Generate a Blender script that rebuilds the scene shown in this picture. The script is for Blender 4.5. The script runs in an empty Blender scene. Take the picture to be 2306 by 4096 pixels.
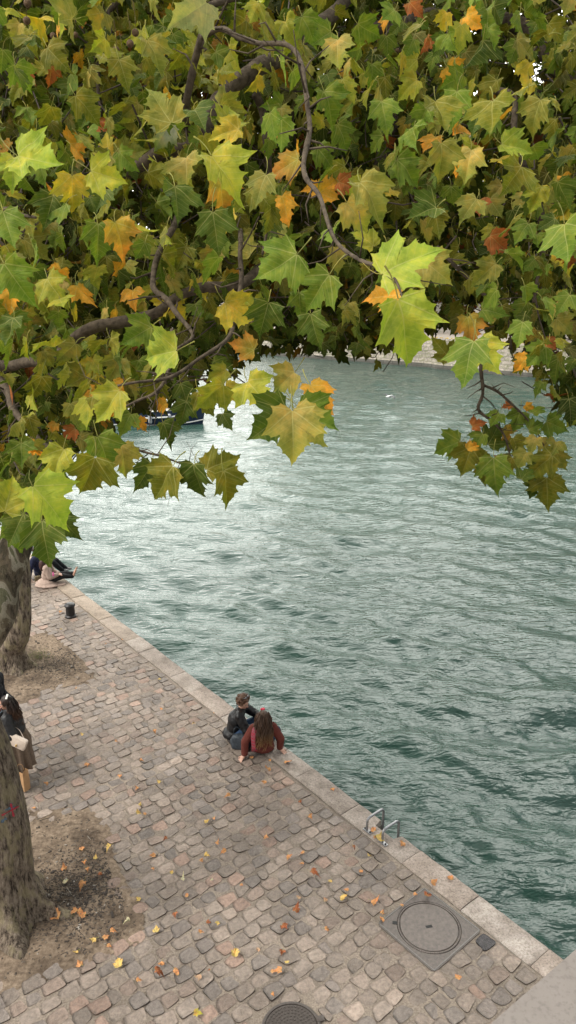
import bpy, bmesh, math, random
import numpy as np
from mathutils import Vector, Matrix
from mathutils.bvhtree import BVHTree

S = bpy.context.scene
COL = S.collection
random.seed(7)
RNG = np.random.default_rng(7)

# ------------------------------------------------------------------ camera
CAM_H = 7.8
PITCH = math.radians(17.2)
F = 2980.0                       # focal length in photograph pixels (2306 x 4096)
cd = bpy.data.cameras.new("camera")
cam = bpy.data.objects.new("camera", cd)
COL.objects.link(cam)
cd.sensor_fit = 'VERTICAL'
cd.sensor_height = 24.0
cd.lens = 24.0 * F / 4096.0
cd.clip_start = 0.05
cd.clip_end = 3000
cam.location = (0, 0, CAM_H)
cam.rotation_euler = (math.pi / 2 - PITCH, 0, 0)
S.camera = cam

# ------------------------------------------------------------------ sky, sun, exposure
SUN_EL, SUN_AZ = math.radians(50), math.radians(-112)     # high, soft, from the left and a little behind
W = bpy.data.worlds.new("World")
S.world = W
W.use_nodes = True
nt = W.node_tree
nt.nodes.clear()
def N(t, tree=None, **kw):
    n = (tree or nt).nodes.new(t)
    for k, v in kw.items():
        setattr(n, k, v)
    return n
wo = N('ShaderNodeOutputWorld')
bg = N('ShaderNodeBackground')
sky = N('ShaderNodeTexSky', sky_type='NISHITA')
sky.sun_disc = False
sky.sun_elevation = SUN_EL
sky.sun_rotation = SUN_AZ
sky.dust_density = 3.0
hs = N('ShaderNodeHueSaturation')
hs.inputs['Saturation'].default_value = 0.35
hs.inputs['Value'].default_value = 1.0
tcw = N('ShaderNodeTexCoord')
mpw = N('ShaderNodeMapping')
mpw.inputs['Scale'].default_value = (1.0, 1.0, 2.6)
nzw = N('ShaderNodeTexNoise')
nzw.inputs['Scale'].default_value = 2.2
nzw.inputs['Detail'].default_value = 6
crw = N('ShaderNodeValToRGB')
crw.color_ramp.elements[0].position = 0.34
crw.color_ramp.elements[1].position = 0.62
mxw = N('ShaderNodeMix', data_type='RGBA')
# wide bright lobe added to the cloud deck, away from the sun, to whiten the water
gdir = Vector((math.sin(math.radians(-12)) * math.cos(math.radians(30)), math.cos(math.radians(-12)) * math.cos(math.radians(30)), math.sin(math.radians(30))))
dt = N('ShaderNodeVectorMath', operation='DOT_PRODUCT'); dt.inputs[1].default_value = gdir
mrw = N('ShaderNodeMapRange', interpolation_type='SMOOTHSTEP')
mrw.inputs['From Min'].default_value = .42; mrw.inputs['From Max'].default_value = 1.0
mrw.inputs['To Min'].default_value = 6.3; mrw.inputs['To Max'].default_value = 33.0
cbw = N('ShaderNodeCombineColor'); glw = N('ShaderNodeMath', operation='MULTIPLY'); glw.inputs[1].default_value = .93
nt.links.new(sky.outputs[0], hs.inputs['Color'])
nt.links.new(tcw.outputs['Generated'], mpw.inputs[0])
nt.links.new(tcw.outputs['Generated'], dt.inputs[0]); nt.links.new(dt.outputs['Value'], mrw.inputs['Value'])
# a second, smaller bright lobe, higher and to the right, added for streaks on the water
gdir2 = Vector((math.sin(math.radians(26)) * math.cos(math.radians(41)), math.cos(math.radians(26)) * math.cos(math.radians(41)), math.sin(math.radians(41))))
dt2 = N('ShaderNodeVectorMath', operation='DOT_PRODUCT'); dt2.inputs[1].default_value = gdir2
mr2 = N('ShaderNodeMapRange', interpolation_type='SMOOTHSTEP')
mr2.inputs['From Min'].default_value = .90; mr2.inputs['From Max'].default_value = 1.0
mr2.inputs['To Min'].default_value = 0; mr2.inputs['To Max'].default_value = 32.0
nt.links.new(tcw.outputs['Generated'], dt2.inputs[0]); nt.links.new(dt2.outputs['Value'], mr2.inputs['Value'])
adw = N('ShaderNodeMath', operation='ADD'); nt.links.new(mrw.outputs[0], adw.inputs[0]); nt.links.new(mr2.outputs[0], adw.inputs[1])
nt.links.new(adw.outputs[0], glw.inputs[0])
nt.links.new(adw.outputs[0], cbw.inputs[0]); nt.links.new(adw.outputs[0], cbw.inputs[1]); nt.links.new(glw.outputs[0], cbw.inputs[2])
nt.links.new(cbw.outputs[0], mxw.inputs['B'])
nt.links.new(mpw.outputs[0], nzw.inputs['Vector'])
nt.links.new(nzw.outputs[0], crw.inputs[0])
mulw = N('ShaderNodeMath', operation='MULTIPLY')
mulw.inputs[1].default_value = 0.9
nt.links.new(crw.outputs[0], mulw.inputs[0])
nt.links.new(mulw.outputs[0], mxw.inputs['Factor'])
nt.links.new(hs.outputs[0], mxw.inputs['A'])
nt.links.new(mxw.outputs['Result'], bg.inputs['Color'])
bg.inputs['Strength'].default_value = 0.12
nt.links.new(bg.outputs[0], wo.inputs['Surface'])

sl = bpy.data.lights.new("sun", 'SUN')
sl.energy = 2.1
sl.angle = math.radians(32)
sl.color = (1.0, 0.95, 0.87)
sun = bpy.data.objects.new("sun", sl)
COL.objects.link(sun)
sd = Vector((math.sin(SUN_AZ) * math.cos(SUN_EL), math.cos(SUN_AZ) * math.cos(SUN_EL), math.sin(SUN_EL)))
sun.rotation_euler = sd.to_track_quat('Z', 'Y').to_euler()
S.view_settings.view_transform = 'Standard'
S.view_settings.look = 'None'
S.view_settings.gamma = 1
S.view_settings.exposure = 0.85
S.cycles.max_bounces = 8
S.cycles.transparent_max_bounces = 4

# ------------------------------------------------------------------ coordinates
CX, CY = 1153.0, 2048.0
CP, SP = math.cos(PITCH), math.sin(PITCH)
CAMP = Vector((0, 0, CAM_H))
RIGHT = Vector((1, 0, 0))
UP = Vector((0, SP, CP))
FWD = Vector((0, CP, -SP))
K = 2306 / 1450.0                # the enlarged view I measured in -> photograph pixels
def G(x, y, z=0.0):              # ground point under a photograph pixel
    u = (x - CX) / F; v = -(y - CY) / F
    dz = -SP + v * CP; dy = CP + v * SP
    t = (z - CAM_H) / dz
    return Vector((u * t, dy * t, z))
def P(x, y, depth):              # enlarged-view position at a distance in metres
    u = (x * K - CX) / F; v = -(y * K - CY) / F
    return CAMP + (RIGHT * u + UP * v + FWD) * depth
def proj(p):
    r = p - CAMP
    d = r.dot(FWD)
    return ((r.dot(RIGHT) / d * F + CX) / K, (CY - r.dot(UP) / d * F) / K, d)
# the quay's own axes: s along the coping towards the bridge, t away from the water
O = np.array([-6.08, 18.93]); DS = np.array([.618, -.786]); DN = np.array([-.786, -.618])
QA = math.atan2(DS[1], DS[0])
def ST(s, t, z=0.0):
    q = O + DS * s + DN * t
    return Vector((q[0], q[1], z))
def toST(x, y):
    r0 = x - O[0]; r1 = y - O[1]
    return r0 * DS[0] + r1 * DS[1], r0 * DN[0] + r1 * DN[1]

# ------------------------------------------------------------------ helpers
def vn(P3, scale=1.0, seed=0, oct=1):
    """value noise, -1..1"""
    P3 = np.asarray(P3, dtype=np.float64) * scale
    out = np.zeros(len(P3)); amp = 1.0; tot = 0
    for o in range(oct):
        q = P3 * (2.03 ** o) + 17.3 * (seed + o * 7 + 1)
        i = np.floor(q).astype(np.int64); f = q - i
        f = f * f * (3 - 2 * f)
        def h(a, b, c):
            n = (a * 73856093) ^ (b * 19349663) ^ (c * 83492791) ^ (seed * 2654435 + o * 977)
            n = (n ^ (n >> 13)) * 1274126177
            n = n & 0x7fffffff
            n = (n ^ (n >> 15)) & 0xffff
            return n / 32767.5 - 1
        r = 0
        for a in (0, 1):
            wa = f[:, 0] if a else 1 - f[:, 0]
            for b in (0, 1):
                wb = f[:, 1] if b else 1 - f[:, 1]
                for c in (0, 1):
                    wc = f[:, 2] if c else 1 - f[:, 2]
                    r = r + h(i[:, 0] + a, i[:, 1] + b, i[:, 2] + c) * wa * wb * wc
        out += r * amp; tot += amp; amp *= 0.5
    return out / tot

def mesh_np(name, V, faces, smooth=True, cols=None, uv=None):
    """faces: list of (array nx3) / (array nx4)"""
    me = bpy.data.meshes.new(name)
    V = np.asarray(V, dtype=np.float32)
    me.vertices.add(len(V)); me.vertices.foreach_set('co', V.ravel())
    li = []; st = []; tot = []; k = 0
    for f in faces:
        f = np.asarray(f, dtype=np.int32)
        if not len(f): continue
        li.append(f.ravel()); n = f.shape[1]
        st.append(np.arange(len(f)) * n + k); k += f.size
        tot.append(np.full(len(f), n))
    li = np.concatenate(li); st = np.concatenate(st)
    me.loops.add(len(li)); me.loops.foreach_set('vertex_index', li)
    me.polygons.add(len(st)); me.polygons.foreach_set('loop_start', st.astype(np.int32))
    me.update(calc_edges=True)
    me.validate()
    me.polygons.foreach_set('use_smooth', np.full(len(me.polygons), smooth))
    if cols is not None:
        a = me.color_attributes.new('col', 'FLOAT_COLOR', 'POINT')
        c = np.ones((len(V), 4), dtype=np.float32); c[:, :3] = cols
        a.data.foreach_set('color', c.ravel())
    if uv is not None:
        a = me.attributes.new('lf', 'FLOAT_VECTOR', 'POINT')
        c = np.zeros((len(V), 3), dtype=np.float32); c[:, :uv.shape[1]] = uv
        a.data.foreach_set('vector', c.ravel())
    me.update()
    return me
def link(name, me, mat=None, parent=None, loc=None):
    me.name = name
    o = bpy.data.objects.new(name, me)
    COL.objects.link(o)
    if mat is not None:
        me.materials.clear(); me.materials.append(mat)
    if parent is not None:
        o.parent = parent
    if loc is not None: o.location = loc
    return o
def tag(o, label=None, cat=None, group=None, kind=None):
    if label: o['label'] = label
    if cat: o['category'] = cat
    if group: o['group'] = group
    if kind: o['kind'] = kind
    return o
def empty(name, loc, label, cat, group=None, rz=0):
    o = bpy.data.objects.new(name, None)
    COL.objects.link(o); o.empty_display_size = .2
    o.location = loc; o.rotation_euler = (0, 0, rz)
    bpy.context.view_layer.update()
    return tag(o, label, cat, group)
def keep(o, parent):             # child given in world coordinates
    o.parent = parent
    o.matrix_parent_inverse = Matrix.Translation(parent.location).inverted() if not any(parent.rotation_euler) else \
        (Matrix.Translation(parent.location) @ parent.rotation_euler.to_matrix().to_4x4()).inverted()
    return o

class MB:
    """collects shapes into one mesh"""
    def __init__(s): s.bm = bmesh.new()
    def box(s, c, size, rot=None, bevel=0.0):
        r = bmesh.ops.create_cube(s.bm, size=1)
        vs = r['verts']
        M = Matrix.Translation(Vector(c)) @ (rot.to_4x4() if rot is not None else Matrix.Identity(4)) @ Matrix.Diagonal((*size, 1))
        bmesh.ops.transform(s.bm, matrix=M, verts=vs)
        if bevel:
            es = list({e for v in vs for e in v.link_edges})
            bmesh.ops.bevel(s.bm, geom=es, offset=bevel, segments=2, affect='EDGES', profile=.6)
        return s
    def ball(s, c, r, rot=None, seg=12):
        q = bmesh.ops.create_uvsphere(s.bm, u_segments=seg, v_segments=max(6, seg * 2 // 3), radius=1)
        if not hasattr(r, '__len__'): r = (r, r, r)
        M = Matrix.Translation(Vector(c)) @ (rot.to_4x4() if rot is not None else Matrix.Identity(4)) @ Matrix.Diagonal((*r, 1))
        bmesh.ops.transform(s.bm, matrix=M, verts=q['verts'])
        return s
    def tube(s, pts, rad, seg=10, flat=None, caps=True):
        pts = [Vector(p) for p in pts]
        n = len(pts)
        if not hasattr(rad, '__len__'): rad = [rad] * n
        rings = []
        ref = None
        for i, p in enumerate(pts):
            t = (pts[min(i + 1, n - 1)] - pts[max(i - 1, 0)])
            if t.length < 1e-9: t = Vector((0, 0, 1))
            t.normalize()
            if ref is None:
                ref = Vector((0, 0, 1)) if abs(t.z) < .9 else Vector((1, 0, 0))
            a = t.cross(ref).normalized(); b = a.cross(t).normalized(); ref = b
            ring = []
            for k in range(seg):
                an = 2 * math.pi * k / seg
                fx, fy = (1, 1) if flat is None else flat
                ring.append(s.bm.verts.new(p + (a * math.cos(an) * fx + b * math.sin(an) * fy) * rad[i]))
            rings.append(ring)
        for i in range(n - 1):
            for k in range(seg):
                s.bm.faces.new((rings[i][k], rings[i][(k + 1) % seg], rings[i + 1][(k + 1) % seg], rings[i + 1][k]))
        if caps:
            s.bm.faces.new(rings[0][::-1]); s.bm.faces.new(rings[-1])
        return s
    def cap(s, a, b, ra, rb, seg=12):   # tapered capsule
        a = Vector(a); b = Vector(b)
        s.ball(a, ra, seg=seg); s.ball(b, rb, seg=seg)
        s.tube([a, b], [ra * .995, rb * .995], seg=seg)
        return s
    def lathe(s, prof, c=(0, 0, 0), seg=32):
        rings = []
        for r, z in prof:
            rings.append([s.bm.verts.new((c[0] + r * math.cos(2 * math.pi * k / seg), c[1] + r * math.sin(2 * math.pi * k / seg), c[2] + z)) for k in range(seg)])
        for i in range(len(rings) - 1):
            for k in range(seg):
                s.bm.faces.new((rings[i][k], rings[i][(k + 1) % seg], rings[i + 1][(k + 1) % seg], rings[i + 1][k]))
        s.bm.faces.new(rings[0][::-1]); s.bm.faces.new(rings[-1])
        return s
    def prism(s, poly, z0, z1):
        lo = [s.bm.verts.new((p[0], p[1], z0)) for p in poly]
        hi = [s.bm.verts.new((p[0], p[1], z1)) for p in poly]
        n = len(poly)
        s.bm.faces.new(lo[::-1]); s.bm.faces.new(hi)
        for i in range(n):
            s.bm.faces.new((lo[i], lo[(i + 1) % n], hi[(i + 1) % n], hi[i]))
        return s
    def mesh(s, name, smooth=True, angle=None):
        bmesh.ops.recalc_face_normals(s.bm, faces=s.bm.faces)
        me = bpy.data.meshes.new(name)
        s.bm.to_mesh(me); s.bm.free()
        for p in me.polygons: p.use_smooth = smooth
        if angle is not None:
            me.set_sharp_from_angle(angle=math.radians(angle))
        return me
    def build(s, name, mat, parent=None, smooth=True, angle=35):
        return link(name, s.mesh(name, smooth, angle if smooth else None), mat, parent)
def remesh(me, voxel, smooth=2, name='m'):
    o = bpy.data.objects.new('tmp', me); COL.objects.link(o)
    m = o.modifiers.new('r', 'REMESH'); m.mode = 'VOXEL'; m.voxel_size = voxel; m.use_smooth_shade = True
    if smooth:
        m2 = o.modifiers.new('s', 'SMOOTH'); m2.iterations = smooth; m2.factor = .5
    dg = bpy.context.evaluated_depsgraph_get()
    r = bpy.data.meshes.new_from_object(o.evaluated_get(dg))
    bpy.data.objects.remove(o); 
    r.name = name
    for p in r.polygons: p.use_smooth = True
    return r
def smoothpts(pts, rads, n=6):
    """Catmull-Rom through pts with radii"""
    pts = [Vector(p) for p in pts]
    Pn, Rn = [], []
    for i in range(len(pts) - 1):
        p0 = pts[max(i - 1, 0)]; p1 = pts[i]; p2 = pts[i + 1]; p3 = pts[min(i + 2, len(pts) - 1)]
        for k in range(n):
            t = k / n
            q = .5 * ((2 * p1) + (p2 - p0) * t + (2 * p0 - 5 * p1 + 4 * p2 - p3) * t * t + (3 * p1 - p0 - 3 * p2 + p3) * t ** 3)
            Pn.append(q); Rn.append(rads[i] * (1 - t) + rads[i + 1] * t)
    Pn.append(pts[-1]); Rn.append(rads[-1])
    return Pn, Rn

# ------------------------------------------------------------------ materials
def mat(name):
    m = bpy.data.materials.new(name); m.use_nodes = True
    t = m.node_tree; b = t.nodes['Principled BSDF']
    return m, t, b
def noise(t, scale, detail=4, rough=.55, vec=None, dim=None):
    n = t.nodes.new('ShaderNodeTexNoise')
    n.inputs['Scale'].default_value = scale; n.inputs['Detail'].default_value = detail
    n.inputs['Roughness'].default_value = rough
    if vec is not None: t.links.new(vec, n.inputs['Vector'])
    return n
def ramp(t, src, stops):
    r = t.nodes.new('ShaderNodeValToRGB')
    e = r.color_ramp.elements
    while len(e) < len(stops): e.new(.5)
    for i, (p, c) in enumerate(stops):
        e[i].position = p; e[i].color = (*c, 1) if len(c) == 3 else c
    t.links.new(src, r.inputs[0]); return r
def mixc(t, fac, a, b, mode='MIX'):
    m = t.nodes.new('ShaderNodeMix'); m.data_type = 'RGBA'; m.blend_type = mode
    for k, v in (('Factor', fac), ('A', a), ('B', b)):
        if hasattr(v, 'links') or hasattr(v, 'is_linked'): t.links.new(v, m.inputs[k])
        elif isinstance(v, (int, float)): m.inputs[k].default_value = v
        else: m.inputs[k].default_value = (*v, 1)
    return m.outputs['Result']
def bump(t, b, src, strength, dist, prev=None):
    n = t.nodes.new('ShaderNodeBump')
    n.inputs['Strength'].default_value = strength; n.inputs['Distance'].default_value = dist
    t.links.new(src, n.inputs['Height'])
    if prev is not None: t.links.new(prev, n.inputs['Normal'])
    t.links.new(n.outputs[0], b.inputs['Normal']); return n.outputs[0]
def coords(t, kind='Object', scale=None, rot=None):
    c = t.nodes.new('ShaderNodeTexCoord'); o = c.outputs[kind]
    if scale or rot:
        m = t.nodes.new('ShaderNodeMapping')
        if scale: m.inputs['Scale'].default_value = scale
        if rot: m.inputs['Rotation'].default_value = rot
        t.links.new(o, m.inputs[0]); o = m.outputs[0]
    return o
def simple(name, c, rough=.7, metal=0, nscale=30, var=.25, bs=.3, bd=.004, spec=.5):
    m, t, b = mat(name)
    v = coords(t)
    n = noise(t, nscale, 5, vec=v)
    lo = tuple(x * (1 - var) for x in c); hi = tuple(min(1, x * (1 + var)) for x in c)
    r = ramp(t, n.outputs[0], [(.3, lo), (.7, hi)])
    t.links.new(r.outputs[0], b.inputs['Base Color'])
    b.inputs['Roughness'].default_value = rough; b.inputs['Metallic'].default_value = metal
    b.inputs['Specular IOR Level'].default_value = spec
    if bs: bump(t, b, n.outputs[0], bs, bd)
    return m
# ================================================================== WATER
def water_material():
    m, t, b = mat('river_water')
    v = coords(t, 'Object')
    b.inputs['Base Color'].default_value = (.034, .082, .072, 1)
    n0 = noise(t, .05, 3, vec=v)
    r = ramp(t, n0.outputs[0], [(.35, (.018, .050, .040)), (.65, (.030, .064, .050))])
    t.links.new(r.outputs[0], b.inputs['Base Color'])
    b.inputs['Roughness'].default_value = .035
    b.inputs['IOR'].default_value = 1.333
    v1 = coords(t, 'Object', scale=(.75, 1.35, 1), rot=(0, 0, .25))
    n1 = noise(t, 1.1, 4, .5, vec=v1)
    n1.inputs['Distortion'].default_value = .6
    p = bump(t, b, n1.outputs[0], 1.0, .10)
    v2 = coords(t, 'Object', scale=(.62, 1.7, 1), rot=(0, 0, -.2))
    n2 = noise(t, 3.4, 3, .5, vec=v2)
    n2.inputs['Distortion'].default_value = .5
    p = bump(t, b, n2.outputs[0], 1.0, .055, p)
    n3 = noise(t, 10, 2, .5, vec=v2)
    bump(t, b, n3.outputs[0], 1.0, .008, p)
    return m
WZ = -1.7
def build_water():
    ys = [2.0]
    while ys[-1] < 420: ys.append(ys[-1] + max(.075, ys[-1] * .0062))
    xs = [0.0]
    while xs[-1] < 260: xs.append(xs[-1] + (.085 if xs[-1] < 13 else (xs[-1] - 13) * .035 + .085))
    xl = [0.0]
    while xl[-1] > -200: xl.append(xl[-1] - (.085 if xl[-1] > -9 else (-xl[-1] - 9) * .035 + .085))
    xs = np.array(xl[::-1][:-1] + xs); ys = np.array(ys)
    X, Y = np.meshgrid(xs, ys)
    dx = np.maximum(np.gradient(xs)[None, :] * np.ones_like(X), np.gradient(ys)[:, None] * np.ones_like(X))
    Z = np.zeros_like(X)
    rg = np.random.default_rng(3)
    for i in range(90):
        lam = .30 * (3.0 / .30) ** (rg.random() ** 1.25)
        a = rg.normal(math.pi / 2 - .25, .62)
        k = 2 * math.pi / lam
        amp = .030 / k * (.95 if lam > 1.1 else 1.1)
        w = np.clip((lam / dx - 3) / 3, 0, 1)
        ph = rg.random() * 6.28
        # slow phase warping so that no wave train repeats
        warp = 1.4 * np.sin(X * .11 + i) + 1.2 * np.sin(Y * .07 + 2 * i) + .8 * np.sin((X + Y) * .19 + 3 * i)
        Z += amp * w * np.sin(k * (X * math.cos(a) + Y * math.sin(a)) + ph + warp)
    # calmer and rougher patches
    pat = vn(np.stack([X.ravel() * .16, Y.ravel() * .10, X.ravel() * 0], 1), 1, 5, 2).reshape(X.shape)
    Z *= 1 + .55 * pat
    V = np.stack([X.ravel(), Y.ravel(), (Z + WZ).ravel()], 1)
    ny, nx = X.shape
    i = np.arange(ny * nx).reshape(ny, nx)
    q = np.stack([i[:-1, :-1], i[:-1, 1:], i[1:, 1:], i[1:, :-1]], -1).reshape(-1, 4)
    o = link('river_water', mesh_np('river_water', V, [q]), water_material())
    tag(o, 'green river water with pale ripples', None, kind='structure')
build_water()

# ================================================================== QUAY
M_stone = None
def sett_material():
    m, t, b = mat('sett_stone')
    a = t.nodes.new('ShaderNodeAttribute'); a.attribute_name = 'col'
    v = coords(t)
    n = noise(t, 22, 6, .65, vec=v)
    r = ramp(t, n.outputs[0], [(.28, (.62, .61, .60)), (.72, (1.28, 1.27, 1.25))])
    c = mixc(t, 1.0, a.outputs['Color'], r.outputs[0], 'MULTIPLY')
    big = noise(t, .9, 5, .6, vec=v)
    rb = ramp(t, big.outputs[0], [(.36, (.74, .73, .72)), (.62, (1.12, 1.12, 1.12))])
    c2 = mixc(t, 1.0, c, rb.outputs[0], 'MULTIPLY')
    sp = noise(t, 160, 2, .5, vec=v)
    rs = ramp(t, sp.outputs[0], [(.62, (0, 0, 0)), (.7, (1, 1, 1))])
    c3 = mixc(t, rs.outputs[0], c2, (.30, .28, .26))
    t.links.new(c3, b.inputs['Base Color'])
    b.inputs['Roughness'].default_value = .72
    p = bump(t, b, n.outputs[0], 1.0, .020)
    n2 = noise(t, 75, 4, .6, vec=v)
    bump(t, b, n2.outputs[0], .55, .004, p)
    return m
def sand_material():
    m, t, b = mat('joint_grit')
    v = coords(t)
    n = noise(t, 45, 6, .7, vec=v)
    r = ramp(t, n.outputs[0], [(.28, (.12, .10, .082)), (.5, (.235, .197, .165)), (.75, (.38, .33, .285))])
    big = noise(t, 1.3, 4, vec=v)
    rb = ramp(t, big.outputs[0], [(.35, (.72, .71, .69)), (.65, (1.12, 1.1, 1.06))])
    t.links.new(mixc(t, 1.0, r.outputs[0], rb.outputs[0], 'MULTIPLY'), b.inputs['Base Color'])
    b.inputs['Roughness'].default_value = .9
    b.inputs['Specular IOR Level'].default_value = .2
    bump(t, b, n.outputs[0], .8, .010)
    return m
def dirt_material():
    m, t, b = mat('bare_soil')
    v = coords(t)
    n = noise(t, 16, 8, .75, vec=v)
    r = ramp(t, n.outputs[0], [(.28, (.060, .046, .035)), (.5, (.175, .138, .108)), (.74, (.32, .265, .21))])
    big = noise(t, 1.6, 5, .6, vec=v)
    rb = ramp(t, big.outputs[0], [(.36, (.50, .47, .44)), (.6, (1.2, 1.15, 1.07))])
    t.links.new(mixc(t, 1.0, r.outputs[0], rb.outputs[0], 'MULTIPLY'), b.inputs['Base Color'])
    b.inputs['Roughness'].default_value = .95
    b.inputs['Specular IOR Level'].default_value = .1
    p = bump(t, b, n.outputs[0], .8, .02)
    n2 = noise(t, 90, 3, .6, vec=v)
    bump(t, b, n2.outputs[0], .6, .006, p)
    return m
M_sett = sett_material(); M_sand = sand_material(); M_dirt = dirt_material()

def inpoly(px, py, poly):
    c = np.zeros(len(px), bool); n = len(poly)
    for i in range(n):
        x1, y1 = poly[i][:2]; x2, y2 = poly[(i + 1) % n][:2]
        if y1 == y2: continue
        k = ((y1 > py) != (y2 > py)) & (px < (x2 - x1) * (py - y1) / (y2 - y1) + x1)
        c ^= k
    return c
# bare earth round the trees (photograph pixels -> ground)
PIT1 = [tuple(G(*q)[:2]) for q in [(110, 3270), (250, 3262), (345, 3240), (392, 3310), (415, 3370), (440, 3480), (480, 3560), (520, 3640), (545, 3690), (520, 3745), (420, 3785), (320, 3830), (160, 3880), (0, 3945), (-300, 4020), (-700, 3900), (-500, 3300)]]
PIT2 = [tuple(G(*q)[:2]) for q in [(95, 2562), (160, 2538), (238, 2532), (262, 2560), (290, 2600), (330, 2660), (375, 2708), (330, 2728), (230, 2745), (150, 2778), (60, 2815), (-100, 2860), (-300, 2800), (-150, 2560)]]
FRAME_C = G(1717, 3708); FRAME_A = math.atan2(-.71, .60)
MH2 = G(1166, 4118)
def in_frame(x, y, m=0.0, half=.465):
    r0 = x - FRAME_C.x; r1 = y - FRAME_C.y
    c, s = math.cos(FRAME_A), math.sin(FRAME_A)
    return (abs(r0 * c + r1 * s) < half + m) & (abs(-r0 * s + r1 * c) < half + m)

DARK = toST(*G(1972, 3782)[:2])
def build_cobbles():
    rg = np.random.default_rng(11)
    q = np.array([-1, -.55, 0, .55, 1.0])
    gx, gy = np.meshgrid(q, q)
    # outline ring + lower skirt ring
    palette = np.array([(.155, .138, .122), (.175, .155, .136), (.132, .122, .114), (.190, .166, .145), (.168, .138, .118), (.205, .152, .125), (.142, .130, .122), (.225, .195, .170), (.190, .140, .115)])
    pw = np.array([.22, .22, .14, .13, .10, .06, .08, .03, .02]); pw /= pw.sum()
    cen = []
    s = -16.0
    row = 0
    while s < 18.5:
        ps = rg.uniform(.172, .205)
        t = .40 + rg.uniform(.0, .06)
        while t < 10.5:
            w = rg.uniform(.18, .27) if rg.random() > .08 else rg.uniform(.10, .15)
            # rows waver a little across the quay
            wob = .05 * math.sin(t * .9 + s * .35) + .03 * math.sin(t * 2.3 + 1.3)
            cen.append((s + ps / 2 + wob, t + w / 2, ps, w))
            t += w + rg.uniform(.0, .008)
        s += ps + .006; row += 1
    cen = np.array(cen)
    wx = O[0] + DS[0] * cen[:, 0] + DN[0] * cen[:, 1]
    wy = O[1] + DS[1] * cen[:, 0] + DN[1] * cen[:, 1]
    wob = .16 * vn(np.stack([wx, wy, wx * 0], 1), 2.2, 3, 2)
    bad = inpoly(wx + wob, wy + wob, PIT1) | inpoly(wx + wob, wy + wob, PIT2) | in_frame(wx, wy, .07)
    bad |= np.hypot(wx - MH2.x, wy - MH2.y) < .37
    d = np.hypot(wx, wy)
    cen = cen[~bad]; n = len(cen)
    V = []; C = []; Fq = []; Ft = []
    M = 7
    lin = np.linspace(-1, 1, M)
    gx, gy = np.meshgrid(lin, lin)
    per = [(0, i) for i in range(M - 1)] + [(i, M - 1) for i in range(M - 1)] + [(M - 1, i) for i in range(M - 1, 0, -1)] + [(i, 0) for i in range(M - 1, 0, -1)]
    idx = np.arange(M * M).reshape(M, M)
    q0 = np.stack([idx[:-1, :-1], idx[:-1, 1:], idx[1:, 1:], idx[1:, :-1]], -1).reshape(-1, 4)
    pid = np.array([idx[a] for a in per]); npn = len(pid)
    sk = np.stack([pid, np.arange(M * M, M * M + npn), M * M + (np.arange(npn) + 1) % npn, np.roll(pid, -1)], -1)
    quads = np.concatenate([q0, sk[:, ::-1]])
    for k in range(n):
        cs, ct, ps, w = cen[k]
        ha = ps / 2 * rg.uniform(.89, .98); hb = w / 2 * rg.uniform(.90, .98)
        e = rg.uniform(3.4, 8.0)
        # superellipse mapping of the square grid
        rr = np.maximum(abs(gx), abs(gy)); ang = np.arctan2(gy, gx)
        rad = (abs(np.cos(ang)) ** e + abs(np.sin(ang)) ** e) ** (-1 / e)
        x = rr * rad * np.cos(ang); y = rr * rad * np.sin(ang)
        # irregular corners
        j = rg.uniform(-.20, .20, 8)
        x = x * (1 + j[0] * y + j[1] * x * .6) + j[2] * y * .55
        y = y * (1 + j[3] * x + j[4] * y * .6) + j[5] * x * .35
        dome = rg.uniform(.006, .015)
        z = -dome * rr ** 3.2 + rg.uniform(-.007, .006) + (x * rg.uniform(-.007, .007) + y * rg.uniform(-.007, .007))
        z = z + .0035 * np.sin(x * 3 + j[6] * 30) * np.cos(y * 2.7 + j[7] * 30)
        a = rg.normal(0, .035)
        lx = x * ha; ly = y * hb
        X = cs + lx * math.cos(a) - ly * math.sin(a); Y = ct + lx * math.sin(a) + ly * math.cos(a)
        top = np.stack([X.ravel(), Y.ravel(), z.ravel()], 1)
        bot = top[pid].copy(); cc = np.array([cs, ct, 0]); bot[:, :2] = cc[:2] + (bot[:, :2] - cc[:2]) * 1.03; bot[:, 2] = -.06
        vv = np.concatenate([top, bot])
        Fq.append(quads + len(V) * (M * M + npn)); V.append(vv)
        c = (palette[rg.choice(len(palette), p=pw)] * .9 + np.array([.162, .146, .130]) * .1) * rg.uniform(.82, 1.20) * 1.36 * np.array([1.07, .98, .93]) * (.94 + .0 * k)
        if abs(cs - DARK[0]) < .095 and abs(ct - DARK[1]) < .115: c = np.array([.05, .046, .05])
        C.append(np.repeat(c[None], len(vv), 0))
    V = np.concatenate(V); C = np.concatenate(C); Fq = np.concatenate(Fq)
    W3 = np.stack([O[0] + DS[0] * V[:, 0] + DN[0] * V[:, 1], O[1] + DS[1] * V[:, 0] + DN[1] * V[:, 1], V[:, 2]], 1)
    W3[:, 2] += .014 * vn(W3 * [1, 1, 0], .8, 4) + .006 * vn(W3 * [1, 1, 1], 11, 9, 2) * (V[:, 2] > -.05)
    W3[:, :2] += .006 * np.stack([vn(W3 * [1, 1, 0], 17, 21), vn(W3 * [1, 1, 0], 17, 22)], 1)
    o = link('cobbled_quay', mesh_np('cobbled_quay', W3, [Fq[:, ::-1]], cols=C), M_sett)
    tag(o, 'cobbled riverside quay of worn grey and pinkish setts', None, kind='structure')
    return o
build_cobbles()

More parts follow.
